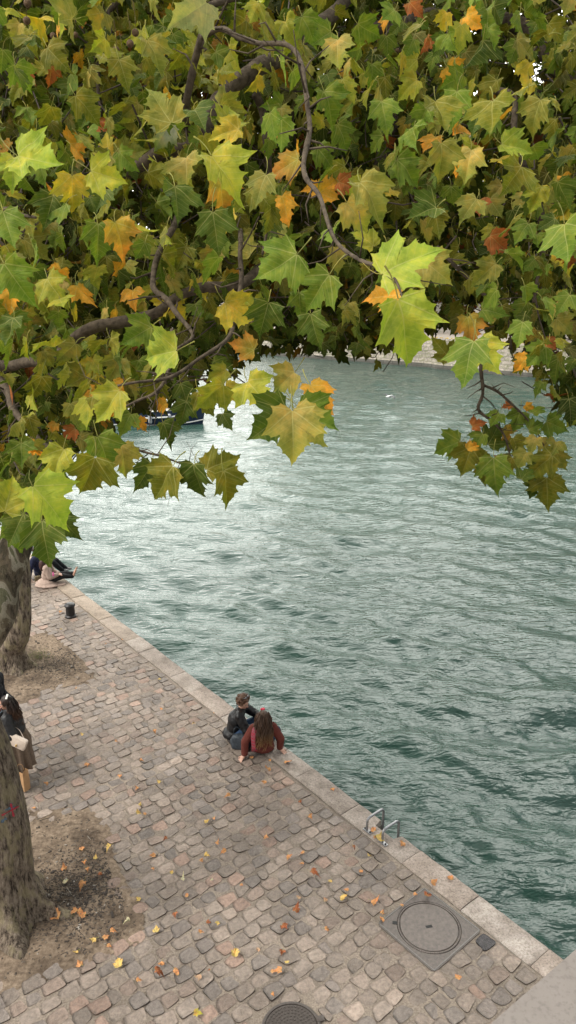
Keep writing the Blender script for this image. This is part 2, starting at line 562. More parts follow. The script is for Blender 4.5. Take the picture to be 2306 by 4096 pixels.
def grid_ground(name, s0, s1, t0, t1, step, zf, material, kind='structure', label=None, inside=None):
    ss = np.arange(s0, s1, step); tt = np.arange(t0, t1, step)
    A, B = np.meshgrid(ss, tt)
    X = O[0] + DS[0] * A + DN[0] * B; Y = O[1] + DS[1] * A + DN[1] * B
    Z = zf(X.ravel(), Y.ravel()).reshape(X.shape)
    idx = np.arange(X.size).reshape(X.shape)
    q = np.stack([idx[:-1, :-1], idx[1:, :-1], idx[1:, 1:], idx[:-1, 1:]], -1).reshape(-1, 4)
    if inside is not None:
        cxy = np.stack([X.ravel(), Y.ravel()], 1)[q].mean(1)
        q = q[inside(cxy[:, 0], cxy[:, 1])]
    me = mesh_np(name, np.stack([X.ravel(), Y.ravel(), Z.ravel()], 1), [q[:, ::-1]])
    o = link(name, me, material)
    return tag(o, label, None, kind=kind)
def z_joint(x, y):
    p = np.stack([x, y, x * 0], 1)
    return -.017 + .014 * vn(p, .8, 4) + .004 * vn(p, 9, 6, 2)
def z_soil(x, y):
    p = np.stack([x, y, x * 0], 1)
    z = -.009 + .014 * vn(p, .8, 4) + .009 * vn(p, 2.2, 8, 3) + .006 * vn(p, 14, 12, 2)
    for (tx, ty, h, r) in ((-3.61, 7.72, .04, .6), (-5.63, 13.87, .04, .5)):
        z = z + h * np.exp(-((x - tx) ** 2 + (y - ty) ** 2) / r ** 2)
    return z
grid_ground('joint_sand', -16, 18.6, .40, 10.6, .05, z_joint, M_sand, label='gritty sand between the setts')
def soil_in(poly):
    def f(x, y):
        pa = np.array(poly); pa = pa[(pa[:, 0] > -6.5)]; c = pa.mean(0)
        w = .08 * vn(np.stack([x, y, x * 0], 1), 3.5, 3, 2)
        return inpoly(c[0] + (x - c[0]) * .90 + w, c[1] + (y - c[1]) * .90 + w, poly)
    return f
grid_ground('earth_ground', 4, 16, 3, 9, .03, z_soil, M_dirt, label='bare trodden earth round the near tree', inside=soil_in(PIT1))
grid_ground('earth_ground', 0, 9, 1.5, 8, .035, z_soil, M_dirt, label='bare trodden earth round the second tree', inside=soil_in(PIT2))
# wide plain ground that carries the quay further off (behind the trees)
m = MB(); p = [ST(-60, 10.5), ST(30, 10.5), ST(30, 40), ST(-60, 40)]
m.prism([q[:2] for q in p], -3, -.02)
p = [ST(-60, .41), ST(-16, .41), ST(-16, 10.5), ST(-60, 10.5)]
m.prism([q[:2] for q in p], -3, -.021)
tag(m.build('quay_ground', M_sand, smooth=False), None, None, kind='structure')

# ---- quay wall with its coping
def coping_material():
    m, t, b = mat('coping_granite')
    v = coords(t)
    a = t.nodes.new('ShaderNodeAttribute'); a.attribute_name = 'col'
    n = noise(t, 38, 7, .75, vec=v)
    r = ramp(t, n.outputs[0], [(.32, (.36, .33, .30)), (.47, (.88, .86, .84)), (.75, (1.38, 1.36, 1.34))])
    c = mixc(t, 1.0, a.outputs['Color'], r.outputs[0], 'MULTIPLY')
    big = noise(t, 2.2, 6, .65, vec=v)
    rb = ramp(t, big.outputs[0], [(.33, (.62, .59, .56)), (.62, (1.12, 1.12, 1.12))])
    t.links.new(mixc(t, 1.0, c, rb.outputs[0], 'MULTIPLY'), b.inputs['Base Color'])
    b.inputs['Roughness'].default_value = .85
    vo = t.nodes.new('ShaderNodeTexVoronoi'); vo.inputs['Scale'].default_value = 26
    t.links.new(v, vo.inputs['Vector'])
    rv = ramp(t, vo.outputs['Distance'], [(.05, (0, 0, 0)), (.28, (1, 1, 1))])
    p = bump(t, b, n.outputs[0], .9, .010)
    bump(t, b, rv.outputs[0], .35, .005, p)
    return m
M_cop = coping_material()
NOTCH = (toST(*G(1495, 3305)[:2])[0] + .02, toST(*G(1608, 3347)[:2])[0])     # ladder notch along s
def build_wall():
    rg = random.Random(5)
    root = empty('quay_wall', ST(9, .2, 0), 'stone quay wall with pale granite coping along the water', 'wall')
    # joints measured along the coping
    js = [toST(*G(*q)[:2])[0] for q in ((375, 2370), (474, 2459), (620, 2720 - 130), (790, 2760), (1185, 3110), (1420, 3228), (1660, 3420), (1870, 3620))]
    js = sorted(js); full = [js[0]]
    while full[0] > -22: full.insert(0, full[0] - rg.uniform(1.0, 1.5))
    for j in js[1:]:
        while j - full[-1] > 1.7: full.append(full[-1] + rg.uniform(1.05, 1.45))
        if j - full[-1] > .45: full.append(j)
    while full[-1] < 20: full.append(full[-1] + rg.uniform(1.0, 1.4))
    Vs, Fs, Cs = [], [], []; off = 0
    ncol = []
    for a, b2 in zip(full[:-1], full[1:]):
        g = .005
        n = max(4, int((b2 - a) / .035)); mt = 14
        ss = np.linspace(a + g, b2 - g, n); tt = np.linspace(0.0, .392, mt)
        tt[0] = 0
        A, B = np.meshgrid(ss, tt)
        zt = rg.uniform(-.004, .006) + rg.uniform(-.004, .004) * (A - a)
        pts = np.stack([A.ravel(), B.ravel(), A.ravel() * 0], 1)
        Z = .012 + zt.ravel() + .004 * vn(pts, 7, 31, 3) - .006 * np.maximum(0, vn(pts, 13, 33, 2) - .25)
        # chamfered, chipped arrises
        e = np.minimum(np.minimum(A - a, b2 - A), np.minimum(B, .392 - B)).ravel()
        chip = .014 + .012 * np.maximum(0, vn(pts, 9, 35))
        Z -= np.clip(1 - e / .02, 0, 1) ** 1.5 * chip
        Bj = B.ravel() + np.where(B.ravel() > .38, .012 * vn(pts, 5, 37), 0) + np.where(B.ravel() < .01, .006 * (vn(pts, 6, 39) + 0), 0)
        # ladder notch
        An = A.ravel(); m_in = (An > NOTCH[0]) & (An < NOTCH[1])
        Bj = np.where(m_in, np.maximum(Bj, .155), Bj)
        top = np.stack([An, Bj, Z], 1)
        idx = np.arange(n * mt).reshape(mt, n)
        per = np.concatenate([idx[0, :], idx[1:, -1], idx[-1, -2::-1], idx[-2:0:-1, 0]])
        lo = top[per].copy(); lo[:, 2] = -.34
        q = np.stack([idx[:-1, :-1], idx[1:, :-1], idx[1:, 1:], idx[:-1, 1:]], -1).reshape(-1, 4)[:, ::-1]
        L = len(per); k = np.arange(L)
        skq = np.stack([per, n * mt + k, n * mt + (k + 1) % L, np.roll(per, -1)], -1)
        vv = np.concatenate([top, lo])
        Vs.append(vv); Fs.append(np.concatenate([q, skq]) + off); off += len(vv)
        base = np.array(rg.choice([(.315, .275, .245), (.34, .30, .268), (.295, .255, .225), (.335, .285, .25), (.37, .33, .30)]))
        near = max(0, min(1, (a - 10.5) / 3)); far = max(0, min(1, (5 - a) / 4))
        base = base * (1 + .12 * near) * np.array([1 + .05 * far, 1, 1 - .10 * far])
        Cs.append(np.repeat(base[None], len(vv), 0))
    V = np.concatenate(Vs); Fq = np.concatenate(Fs); C = np.concatenate(Cs)
    W3 = np.stack([O[0] + DS[0] * V[:, 0] + DN[0] * V[:, 1], O[1] + DS[1] * V[:, 0] + DN[1] * V[:, 1], V[:, 2]], 1)
    o = link('coping', mesh_np('coping', W3, [Fq], cols=C, smooth=True), M_cop)
    o.data.set_sharp_from_angle(angle=math.radians(50))
    keep(o, root)
    mb = MB()
    for (a, b2, t0) in ((-25, NOTCH[0], .015), (NOTCH[0], NOTCH[1], .17), (NOTCH[1], 21, .015)):
        mb.prism([ST(a, t0)[:2], ST(b2, t0)[:2], ST(b2, .40)[:2], ST(a, .40)[:2]], -3.2, -.05)
    mb.prism([ST(-60, .015)[:2], ST(-25, .015)[:2], ST(-25, .40)[:2], ST(-60, .40)[:2]], -3.2, 0)
    w = mb.build('wall_face', simple('wall_ashlar', (.16, .15, .125), .85, nscale=8, var=.4, bs=.6, bd=.02), smooth=False)
    keep(w, root)
    mb = MB(); mb.prism([ST(-60, .405)[:2], ST(21, .405)[:2], ST(21, 10.5)[:2], ST(-60, 10.5)[:2]], -3.2, -.08)
    keep(mb.build('core', M_sand, smooth=False), root)
build_wall()
# mortar strip between coping and setts
# ================================================================== METALWORK
def iron_material(name, c, rough=.5, metal=.6, sc=60):
    m, t, b = mat(name)
    v = coords(t)
    n = noise(t, sc, 6, .7, vec=v)
    r = ramp(t, n.outputs[0], [(.3, tuple(x * .6 for x in c)), (.7, tuple(x * 1.35 for x in c))])
    t.links.new(r.outputs[0], b.inputs['Base Color'])
    rr = ramp(t, n.outputs[0], [(.3, (rough - .12,) * 3), (.7, (rough + .15,) * 3)])
    t.links.new(rr.outputs[0], b.inputs['Roughness'])
    b.inputs['Metallic'].default_value = metal
    bump(t, b, n.outputs[0], .4, .002)
    return m
M_iron = iron_material('cast_iron', (.125, .106, .096), .65, .15, 26)
M_dark = iron_material('dark_slot', (.01, .01, .01), .7, 0)
def big_manhole():
    c = FRAME_C
    r = empty('manhole_cover', (c.x, c.y, .0), 'large round steel access cover in its square frame beside the coping', 'manhole cover', rz=FRAME_A)
    h = .465
    mb = MB(); 
    # square plate with a round opening, built as a ring of quads
    n = 64; ring_in, sq, = [], []
    for k in range(n):
        a = 2 * math.pi * (k + .5) / n
        ring_in.append(mb.bm.verts.new((.405 * math.cos(a), .405 * math.sin(a), .004)))
        s_ = h / max(abs(math.cos(a)), abs(math.sin(a)))
        sq.append(mb.bm.verts.new((s_ * math.cos(a), s_ * math.sin(a), .004)))
    dn = [mb.bm.verts.new((v.co.x * 1.001, v.co.y * 1.001, -.06)) for v in sq]
    di = [mb.bm.verts.new((v.co.x, v.co.y, -.03)) for v in ring_in]
    for k in range(n):
        j = (k + 1) % n
        mb.bm.faces.new((ring_in[k], sq[k], sq[j], ring_in[j]))
        mb.bm.faces.new((sq[k], dn[k], dn[j], sq[j]))
        mb.bm.faces.new((ring_in[j], di[j], di[k], ring_in[k]))
    fr = mb.build('frame_plate', M_iron, r, smooth=False)
    # raised border lines of the frame
    mb = MB()
    for sx, sy, lx, ly in ((0, h - .022, 2 * h - .03, .012), (0, -h + .022, 2 * h - .03, .012), (h - .022, 0, .012, 2 * h - .06), (-h + .022, 0, .012, 2 * h - .06)):
        mb.box((sx, sy, .0055), (lx, ly, .007))
    mb.build('frame_rim', iron_material('rim_steel', (.17, .16, .15), .55, .3), r, smooth=False)
    mb = MB(); mb.lathe([(.0005, -.02), (.398, -.02), (.398, -.012), (.393, .0075), (.378, .0075), (.376, -.012), (.362, -.012), (.360, .008), (.01, .008)], seg=72)
    lid = mb.build('lid', iron_material('lid_steel', (.140, .118, .106), .65, .1, 18), r)
    mb = MB()
    for k in range(90):
        a = 2 * math.pi * k / 90
        mb.box((.384 * math.cos(a), .384 * math.sin(a), .0085), (.018, .011, .003), Matrix.Rotation(a, 3, 'Z'))
    mb.build('rim_teeth', M_iron, lid, smooth=False)
    mb = MB(); mb.box((0, 0, .0085), (.085, .040, .002), Matrix.Rotation(1.1 , 3, 'Z'))
    mb.build('key_slot', M_dark, lid, smooth=False)
    mb = MB(); mb.box((-.32, -.285, .006), (.06, .045, .006), Matrix.Rotation(.73, 3, 'Z'))
    mb.build('hinge', M_dark, r, smooth=False)
big_manhole()
def small_manhole():
    r = empty('drain_cover', (MH2.x, MH2.y, .0), 'dark round cast iron cover with studded pattern among the near setts', 'manhole cover')
    m2 = iron_material('studded_iron', (.075, .062, .055), .5, .35)
    mb = MB(); mb.lathe([(.001, -.05), (.33, -.05), (.33, .004), (.32, .010), (.297, .010), (.293, .0), (.001, .0)], seg=64)
    mb.box((.32, .12, .004), (.09, .07, .02), Matrix.Rotation(.3, 3, 'Z'), .006)
    mb.build('frame', m2, r)
    mb = MB(); mb.lathe([(.001, -.02), (.285, -.02), (.285, .006), (.28, .010), (.001, .010)], seg=64)
    lid = mb.build('lid', m2, r)
    mb = MB()
    for ring in range(1, 8):
        rr = ring * .0375
        n = int(2 * math.pi * rr / .038)
        for k in range(n):
            a = 2 * math.pi * (k + .5 * (ring % 2)) / n
            mb.box((rr * math.cos(a), rr * math.sin(a), .013), (.021, .021, .008), Matrix.Rotation(a + .785 * (ring % 2), 3, 'Z'), .002)
    mb.build('studs', m2, lid, smooth=False)
small_manhole()
def bollard():
    p = G(284, 2464)
    r = empty('mooring_bollard', p, 'short black cast iron mooring bollard near the coping', 'bollard')
    m2 = iron_material('black_iron', (.022, .021, .022), .42, .3)
    mb = MB(); mb.lathe([(.001, -.03), (.135, -.03), (.135, .018), (.118, .032), (.108, .04), (.104, .24), (.11, .255), (.001, .255)], seg=36)
    mb.build('post', m2, r)
    mb = MB(); mb.lathe([(.001, .252), (.112, .252), (.128, .268), (.132, .292), (.12, .315), (.085, .335), (.04, .343), (.001, .344)], seg=36)
    mb.build('cap', m2, r)
bollard()
def ladder():
    a = ST(NOTCH[0] - .06, .33); b = ST(NOTCH[1] - .02, .33)
    r = empty('quay_ladder', ST((NOTCH[0] + NOTCH[1]) / 2, .2, .01), 'steel ladder with two bent grab rails at the coping notch', 'ladder')
    ms = iron_material('galvanised_steel', (.30, .30, .31), .38, .75, 40)
    for (s0) in (toST(*G(1468, 3328)[:2])[0], toST(*G(1530, 3376)[:2])[0]):
        pts = [ST(s0, .34, .01), ST(s0, .34, .15), ST(s0, .335, .195), ST(s0, .31, .225), ST(s0, .26, .24), ST(s0, .17, .243), ST(s0, .07, .245), ST(s0, .03, .235), ST(s0, .008, .20), ST(s0, .005, .15), ST(s0, .005, .0), ST(s0, .005, -.3), ST(s0, .005, -1), ST(s0, .005, -2.6)]
        pp, rr = smoothpts(pts, [.019] * len(pts), 5)
        mb = MB(); mb.tube(pp, rr, seg=14)
        g = mb.build('grab_rail', ms); keep(g, r)
        mb = MB(); mb.box(ST(s0 + .01, .335, .021), (.15, .065, .012), Matrix.Rotation(QA, 3, 'Z'), .002)
        pl = mb.build('base_plate', ms); keep(pl, r)
        for ds in (-.045, .06):
            mb = MB(); q = ST(s0 + ds, .335, .026); mb.lathe([(.001, 0), (.014, 0), (.014, .010), (.007, .013), (.006, .024), (.001, .025)], q, 8)
            bo = mb.build('bolt', M_dark); bo.parent = pl; bo.matrix_parent_inverse = pl.matrix_parent_inverse.copy() @ Matrix.Identity(4)
            bo.matrix_parent_inverse = (Matrix.Translation(r.location)).inverted() @ Matrix.Translation(r.location)
    s0, s1 = toST(*G(1468, 3328)[:2])[0], toST(*G(1530, 3376)[:2])[0]
    for k in range(8):
        mb = MB(); mb.tube([ST(s0, .005, -.18 - .3 * k), ST(s1, .005, -.18 - .3 * k)], .014, seg=10)
        keep(mb.build('rung', ms), r)
ladder()
def parapet():
    # top slab of the bridge parapet, seen just below the camera at the right
    z = CAM_H - .95
    a = G(1893, 4096, z); b = G(2306, 3742, z)
    d = (b - a).normalized(); n = Vector((d.y, -d.x, 0))        # n points back towards the bridge
    root = empty('bridge_parapet', a, 'smooth grey stone bridge parapet cutting the lower right corner', 'parapet')
    m, t, bb = mat('parapet_stone')
    v = coords(t)
    n1 = noise(t, 9, 7, .7, vec=v); n2 = noise(t, 120, 4, .6, vec=v)
    rr = ramp(t, n1.outputs[0], [(.3, (.145, .127, .115)), (.5, (.168, .147, .133)), (.7, (.186, .163, .149))])
    sp = ramp(t, n2.outputs[0], [(.36, (.80, .80, .80)), (.5, (1, 1, 1))])
    t.links.new(mixc(t, 1.0, rr.outputs[0], sp.outputs[0], 'MULTIPLY'), bb.inputs['Base Color'])
    bb.inputs['Roughness'].default_value = .8
    bump(t, bb, n2.outputs[0], .3, .002)
    def bar(o0, o1, z0, z1, nm, bev):
        p = a + n * ((o0 + o1) / 2) + Vector((0, 0, (z0 + z1) / 2 - 0))
        p.z = (z0 + z1) / 2
        ang = math.atan2(d.y, d.x)
        mb = MB(); mb.box(p, (12, o1 - o0, z1 - z0), Matrix.Rotation(ang, 3, 'Z'), bev)
        o = mb.build(nm, m); keep(o, root); return o
    bar(.012, .42, z - .16, z, 'top_slab', .006)
    bar(.0, .40, z - .30, z - .163, 'moulding', .02)
    bar(.07, .36, z - 1.0, z - .303, 'panel', .01)
    bar(-.1, 3.0, z - 1.6, z - 1.003, 'bridge_deck', .02)
parapet()
# ================================================================== BARK AND TRUNKS
def bark_material(rough_below, name, mottle=1.0):
    """furrowed brown bark low on the trunk, flaking cream / olive / grey plates higher up"""
    m, t, b = mat(name)
    v = coords(t)
    geo = t.nodes.new('ShaderNodeNewGeometry')
    sx = t.nodes.new('ShaderNodeSeparateXYZ'); t.links.new(geo.outputs['Position'], sx.inputs[0])
    v2 = coords(t, scale=(1, 1, .28))
    fur = noise(t, 20, 8, .75, vec=v2)
    rf = ramp(t, fur.outputs[0], [(.38, (.018, .013, .010)), (.45, (.105, .080, .060)), (.55, (.245, .195, .148)), (.74, (.40, .345, .275))])
    v3 = coords(t, scale=(1, 1, .55))
    pl = noise(t, 5.0, 5, .55, vec=v3); pl.inputs['Distortion'].default_value = .7
    rp = ramp(t, pl.outputs[0], [(.38, (.038, .034, .020)), (.43, (.048, .042, .026)), (.44, (.13, .10, .066)), (.50, (.15, .12, .08)), (.51, (.36, .32, .24)), (.60, (.44, .40, .31)), (.61, (.17, .165, .095)), (.8, (.10, .105, .06))])
    rp.color_ramp.interpolation = 'LINEAR'
    lichen = noise(t, 7, 5, .6, vec=coords(t, scale=(1, 1, .5)))
    rl = ramp(t, lichen.outputs[0], [(.50, (0, 0, 0)), (.60, (1, 1, 1))])
    low = mixc(t, rl.outputs[0], rf.outputs[0], mixc(t, .55, rf.outputs[0], (.34, .29, .17)))
    # height blend
    mr = t.nodes.new('ShaderNodeMapRange'); mr.inputs['From Min'].default_value = rough_below - 1.1; mr.inputs['From Max'].default_value = rough_below + 1.1
    add = t.nodes.new('ShaderNodeMath'); add.operation = 'ADD'
    nn = t.nodes.new('ShaderNodeMath'); nn.operation = 'MULTIPLY_ADD'; nn.inputs[1].default_value = 3.0; nn.inputs[2].default_value = -1.5
    t.links.new(pl.outputs[0], nn.inputs[0]); t.links.new(nn.outputs[0], add.inputs[0]); t.links.new(sx.outputs['Z'], add.inputs[1])
    t.links.new(add.outputs[0], mr.inputs['Value'])
    t.links.new(mixc(t, mr.outputs[0], low, rp.outputs[0]), b.inputs['Base Color'])
    b.inputs['Roughness'].default_value = .85
    b.inputs['Specular IOR Level'].default_value = .25
    p = bump(t, b, fur.outputs[0], 1.0, .06)
    fine = noise(t, 60, 4, .6, vec=v2)
    bump(t, b, fine.outputs[0], .5, .006, p)
    return m
M_bark = bark_material(4.2, 'plane_bark')
M_twig = simple('twig_bark', (.070, .050, .038), .8, nscale=60, var=.35, bs=.5, bd=.003)
M_limb = simple('limb_bark', (.080, .062, .044), .9, nscale=30, var=.5, bs=1.0, bd=.010, spec=.15)

def trunk_mesh(pts, rads, name, flare=0.0, roots=(), ridge=.022, seg=96, n=26, ridge_top=4.5):
    P_, R_ = smoothpts(pts, rads, n)
    V = []
    m = len(P_); ang = np.linspace(0, 2 * np.pi, seg, endpoint=False)
    for i, (p, r) in enumerate(zip(P_, R_)):
        t = (P_[min(i + 1, m - 1)] - P_[max(i - 1, 0)]).normalized()
        a = Vector((1, 0, 0)); a = (a - t * a.dot(t)).normalized(); b = t.cross(a)
        h = p.z - pts[0][2]
        rr = np.full(seg, r)
        if flare:
            k = math.exp(-max(h, 0) / .30)
            rr = rr * (1 + flare * k * (.30 + .5 * np.abs(np.sin(ang * 2.5 + .7)) ** 1.5))
            for (ra, amt, wd) in roots:
                da = np.angle(np.exp(1j * (ang - ra)))
                rr = rr + amt * math.exp(-max(h - .05, 0) / .22) * np.exp(-(da / wd) ** 2)
        q = np.array(p)[None] + np.array(a)[None] * np.cos(ang)[:, None] * rr[:, None] + np.array(b)[None] * np.sin(ang)[:, None] * rr[:, None]
        V.append(q)
    V = np.concatenate(V)
    cen = np.repeat(np.array([list(p) for p in P_]), seg, 0)
    dirn = V - cen; ln = np.linalg.norm(dirn, axis=1, keepdims=True); dirn /= ln + 1e-9
    low = np.clip((ridge_top - V[:, 2]) / 2.5, .12, 1)
    nz = vn(V * [1, 1, .16], 13, 41, 3); ridg = 1 - 2 * np.abs(nz)
    V = V + dirn * (ridge * low * (ridg * .8 + .3 * vn(V * [1, 1, .5], 30, 43, 2)) + .05 * ln[:, 0] * vn(V, 2.2, 47, 2))[:, None]
    idx = np.arange(m * seg).reshape(m, seg)
    q = np.stack([idx[:-1], np.roll(idx, -1, 1)[:-1], np.roll(idx, -1, 1)[1:], idx[1:]], -1).reshape(-1, 4)
    return mesh_np(name, V, [q])

def limb(pts, rads, tree, name='limb', material=None, seg=10, n=8, wob=.012):
    P_, R_ = smoothpts(pts, rads, n)
    A = np.array([list(p) for p in P_])
    r = np.array(R_)[:, None]
    A = A + np.stack([vn(A, 5, 51), vn(A, 5, 52), vn(A, 5, 53)], 1) * np.minimum(.55 * r + .006, .022)
    R_ = [x * (1 + .20 * float(k)) for x, k in zip(R_, vn(A, 22, 55, 2))]
    mb = MB(); mb.tube([Vector(a) for a in A], R_, seg=seg)
    rgt = random.Random(int(abs(A[0][0]) * 1000) + len(A))
    if max(R_) < .06:                      # buds, spurs and side twigs
        for i in range(2, len(A) - 1, 3):
            a = Vector(A[i]); L = rgt.uniform(.03, .22); d = Vector((rgt.gauss(0, 1), rgt.gauss(0, 1), rgt.gauss(-.1, .8))).normalized()
            r0 = min(.006, R_[i] * .5)
            e = d + Vector((rgt.gauss(0, .4), rgt.gauss(0, .4), rgt.gauss(0, .4)))
            mb.tube([a, a + d * L * .5, a + d * L * .5 + e.normalized() * L * .5], [r0, r0 * .7, r0 * .35], seg=5)
    return keep(mb.build(name, material or M_limb, angle=None), tree)

# ================================================================== LEAVES
def leaf_outline(v, fine=True):
    rg = random.Random(100 + v)
    half = [(.03, -.01), (.13, -.055), (.26, -.10), (.335, -.055), (.47, -.035), (.43, .075), (.455, .135), (.575, .215), (.54, .30), (.69, .53), (.53, .50),
            (.46, .575), (.37, .53), (.285, .50), (.295, .60), (.375, .72), (.25, .74), (.225, .83), (.125, .88), (.05, .985)]
    if not fine:
        half = [(.06, -.02), (.26, -.10), (.47, -.035), (.43, .10), (.57, .22), (.69, .53), (.46, .56), (.285, .50), (.37, .71), (.17, .83)]
    wide = rg.uniform(.80, 1.02)
    def side(sg):
        w = wide * rg.uniform(.9, 1.08); k = rg.uniform(-.05, .05)
        return [(sg * x * w * (1 + rg.uniform(-.05, .05)), y * (1 + k) + rg.uniform(-.018, .018)) for x, y in half]
    R_ = side(1); L_ = side(-1)
    tip = (rg.uniform(-.05, .05), 1.12 * rg.uniform(.95, 1.05))
    return np.array([(0, .02)] + R_ + [tip] + L_[::-1])
CEN = np.array([0, .27])
def leaf_template(v, lod):
    """returns unit leaf: (u, v) positions and triangles; lod 2 = many rings"""
    o = leaf_outline(v, lod >= 1)
    if lod == 2:      # densify outline
        d = []
        for i in range(len(o)):
            a, b = o[i], o[(i + 1) % len(o)]
            d += [a, a * .5 + b * .5 + (CEN - (a + b) / 2) * .035]
        o = np.array(d)
    fr = {0: [1.0], 1: [.5, 1.0], 2: [.2, .4, .6, .8, .93, 1.0]}[lod]
    pts = [CEN[None]]
    for f in fr: pts.append(CEN + (o - CEN) * f)
    pts = np.concatenate(pts); n = len(o); k = np.arange(n)
    tri = [np.stack([np.zeros(n, int), 1 + k, 1 + (k + 1) % n], 1)]
    for r in range(len(fr) - 1):
        a = 1 + r * n + k; b = 1 + r * n + (k + 1) % n; c = b + n; d = a + n
        tri += [np.stack([a, d, c], 1), np.stack([a, c, b], 1)]
    return pts, np.concatenate(tri), 
TEMPL = {(v, l): leaf_template(v, l) for v in range(14) for l in range(3)}
LOBES = np.array([(0, 1), (.56, .51), (-.56, .51), (.40, -.02), (-.40, -.02)], float)
def leaf_shape(uv, rg, amt=1.0):
    """3-D displacement over the blade: fold along the veins, droop, curl, ripple"""
    x, y = uv[:, 0], uv[:, 1]
    fold = rg.uniform(.05, .42) * amt; droop = rg.uniform(-.05, .38) * amt; curl = rg.uniform(-.25, .30) * amt
    tw = rg.uniform(-.25, .25) * amt
    z = fold * np.abs(x) ** 1.25 - droop * y * y - curl * x * x + tw * x * y
    ph = rg.uniform(0, 6.28)
    z = z + .028 * amt * np.sin(x * 9 + ph) * np.cos(y * 8 + ph * 1.7)
    # veins form valleys between raised blade areas
    d = np.full(len(x), 9.0)
    for lx, ly in LOBES:
        l = math.hypot(lx, ly); pr = (x * lx + y * ly) / l
        q = np.where(pr > 0, np.abs(x * ly - y * lx) / l, 9)
        d = np.minimum(d, q)
    z = z + .05 * amt * np.minimum(d / .15, 1) * np.minimum(1, np.hypot(x, y) * 3)
    return z
def leaves_mesh(name, L, lod, seed=0, stalk=0.0):
    """L: rows of (pos, tipdir, normal, size, colour, shape amount)"""
    rg = np.random.default_rng(seed)
    Vs, Fs, Cs, Us, off = [], [], [], [], 0
    for (p, d, nn, size, col, amt, vary) in L:
        pts, tri = TEMPL[(int(rg.integers(14)), lod)]
        z = leaf_shape(pts, rg, amt)
        d = Vector(d).normalized(); nn = Vector(nn); nn = (nn - d * nn.dot(d)).normalized(); x = d.cross(nn)
        Mx = np.array([list(x), list(d), list(nn)])
        loc = np.column_stack([pts, z]) * size
        V = loc @ Mx + np.array(p)[None]
        Vs.append(V); Fs.append(tri + off); off += len(V)
        c = np.asarray(col)
        rad = np.hypot(pts[:, 0], pts[:, 1] - .1)
        c2 = np.asarray(vary if vary is not None else col)
        k = np.clip(1.0 - rad / .75, 0, 1)[:, None]
        Cs.append(c[None] * (1 - k) + c2[None] * k)
        Us.append(np.column_stack([pts, np.full(len(pts), rg.random())]))
        if stalk:
            bk = (-d * .6 + Vector((rg.uniform(-.5, .5), rg.uniform(.0, .6), rg.uniform(.1, .8)))).normalized()
            Ls = size * rg.uniform(.35, .6); p0 = Vector(p); p1 = p0 - d * Ls * .45 + Vector((0, 0, .012)); p2 = p0 + bk * Ls
            rings = []
            for f in (0, .33, .66, 1.0):
                q = p0 * (1 - f) ** 2 + p1 * 2 * f * (1 - f) + p2 * f * f
                w = stalk * (1 + 1.0 * max(0, f - .6) * 2)
                for ak in range(4):
                    an = ak * math.pi / 2
                    rings.append(q + (x * math.cos(an) + nn * math.sin(an)) * w)
            Vs.append(np.array([list(q) for q in rings]))
            tf = []
            for i in range(3):
                for ak in range(4):
                    a0 = i * 4 + ak; a1 = i * 4 + (ak + 1) % 4
                    tf += [(a0, a1, a1 + 4), (a0, a1 + 4, a0 + 4)]
            Fs.append(np.array(tf) + off); off += 16
            Cs.append(np.repeat(np.array([[.34, .33, .10]]) * rg.uniform(.6, 1.1), 16, 0))
            Us.append(np.full((16, 3), -3.0))
    return mesh_np(name, np.concatenate(Vs), [np.concatenate(Fs)], cols=np.concatenate(Cs), uv=np.concatenate(Us), smooth=(lod > 0))

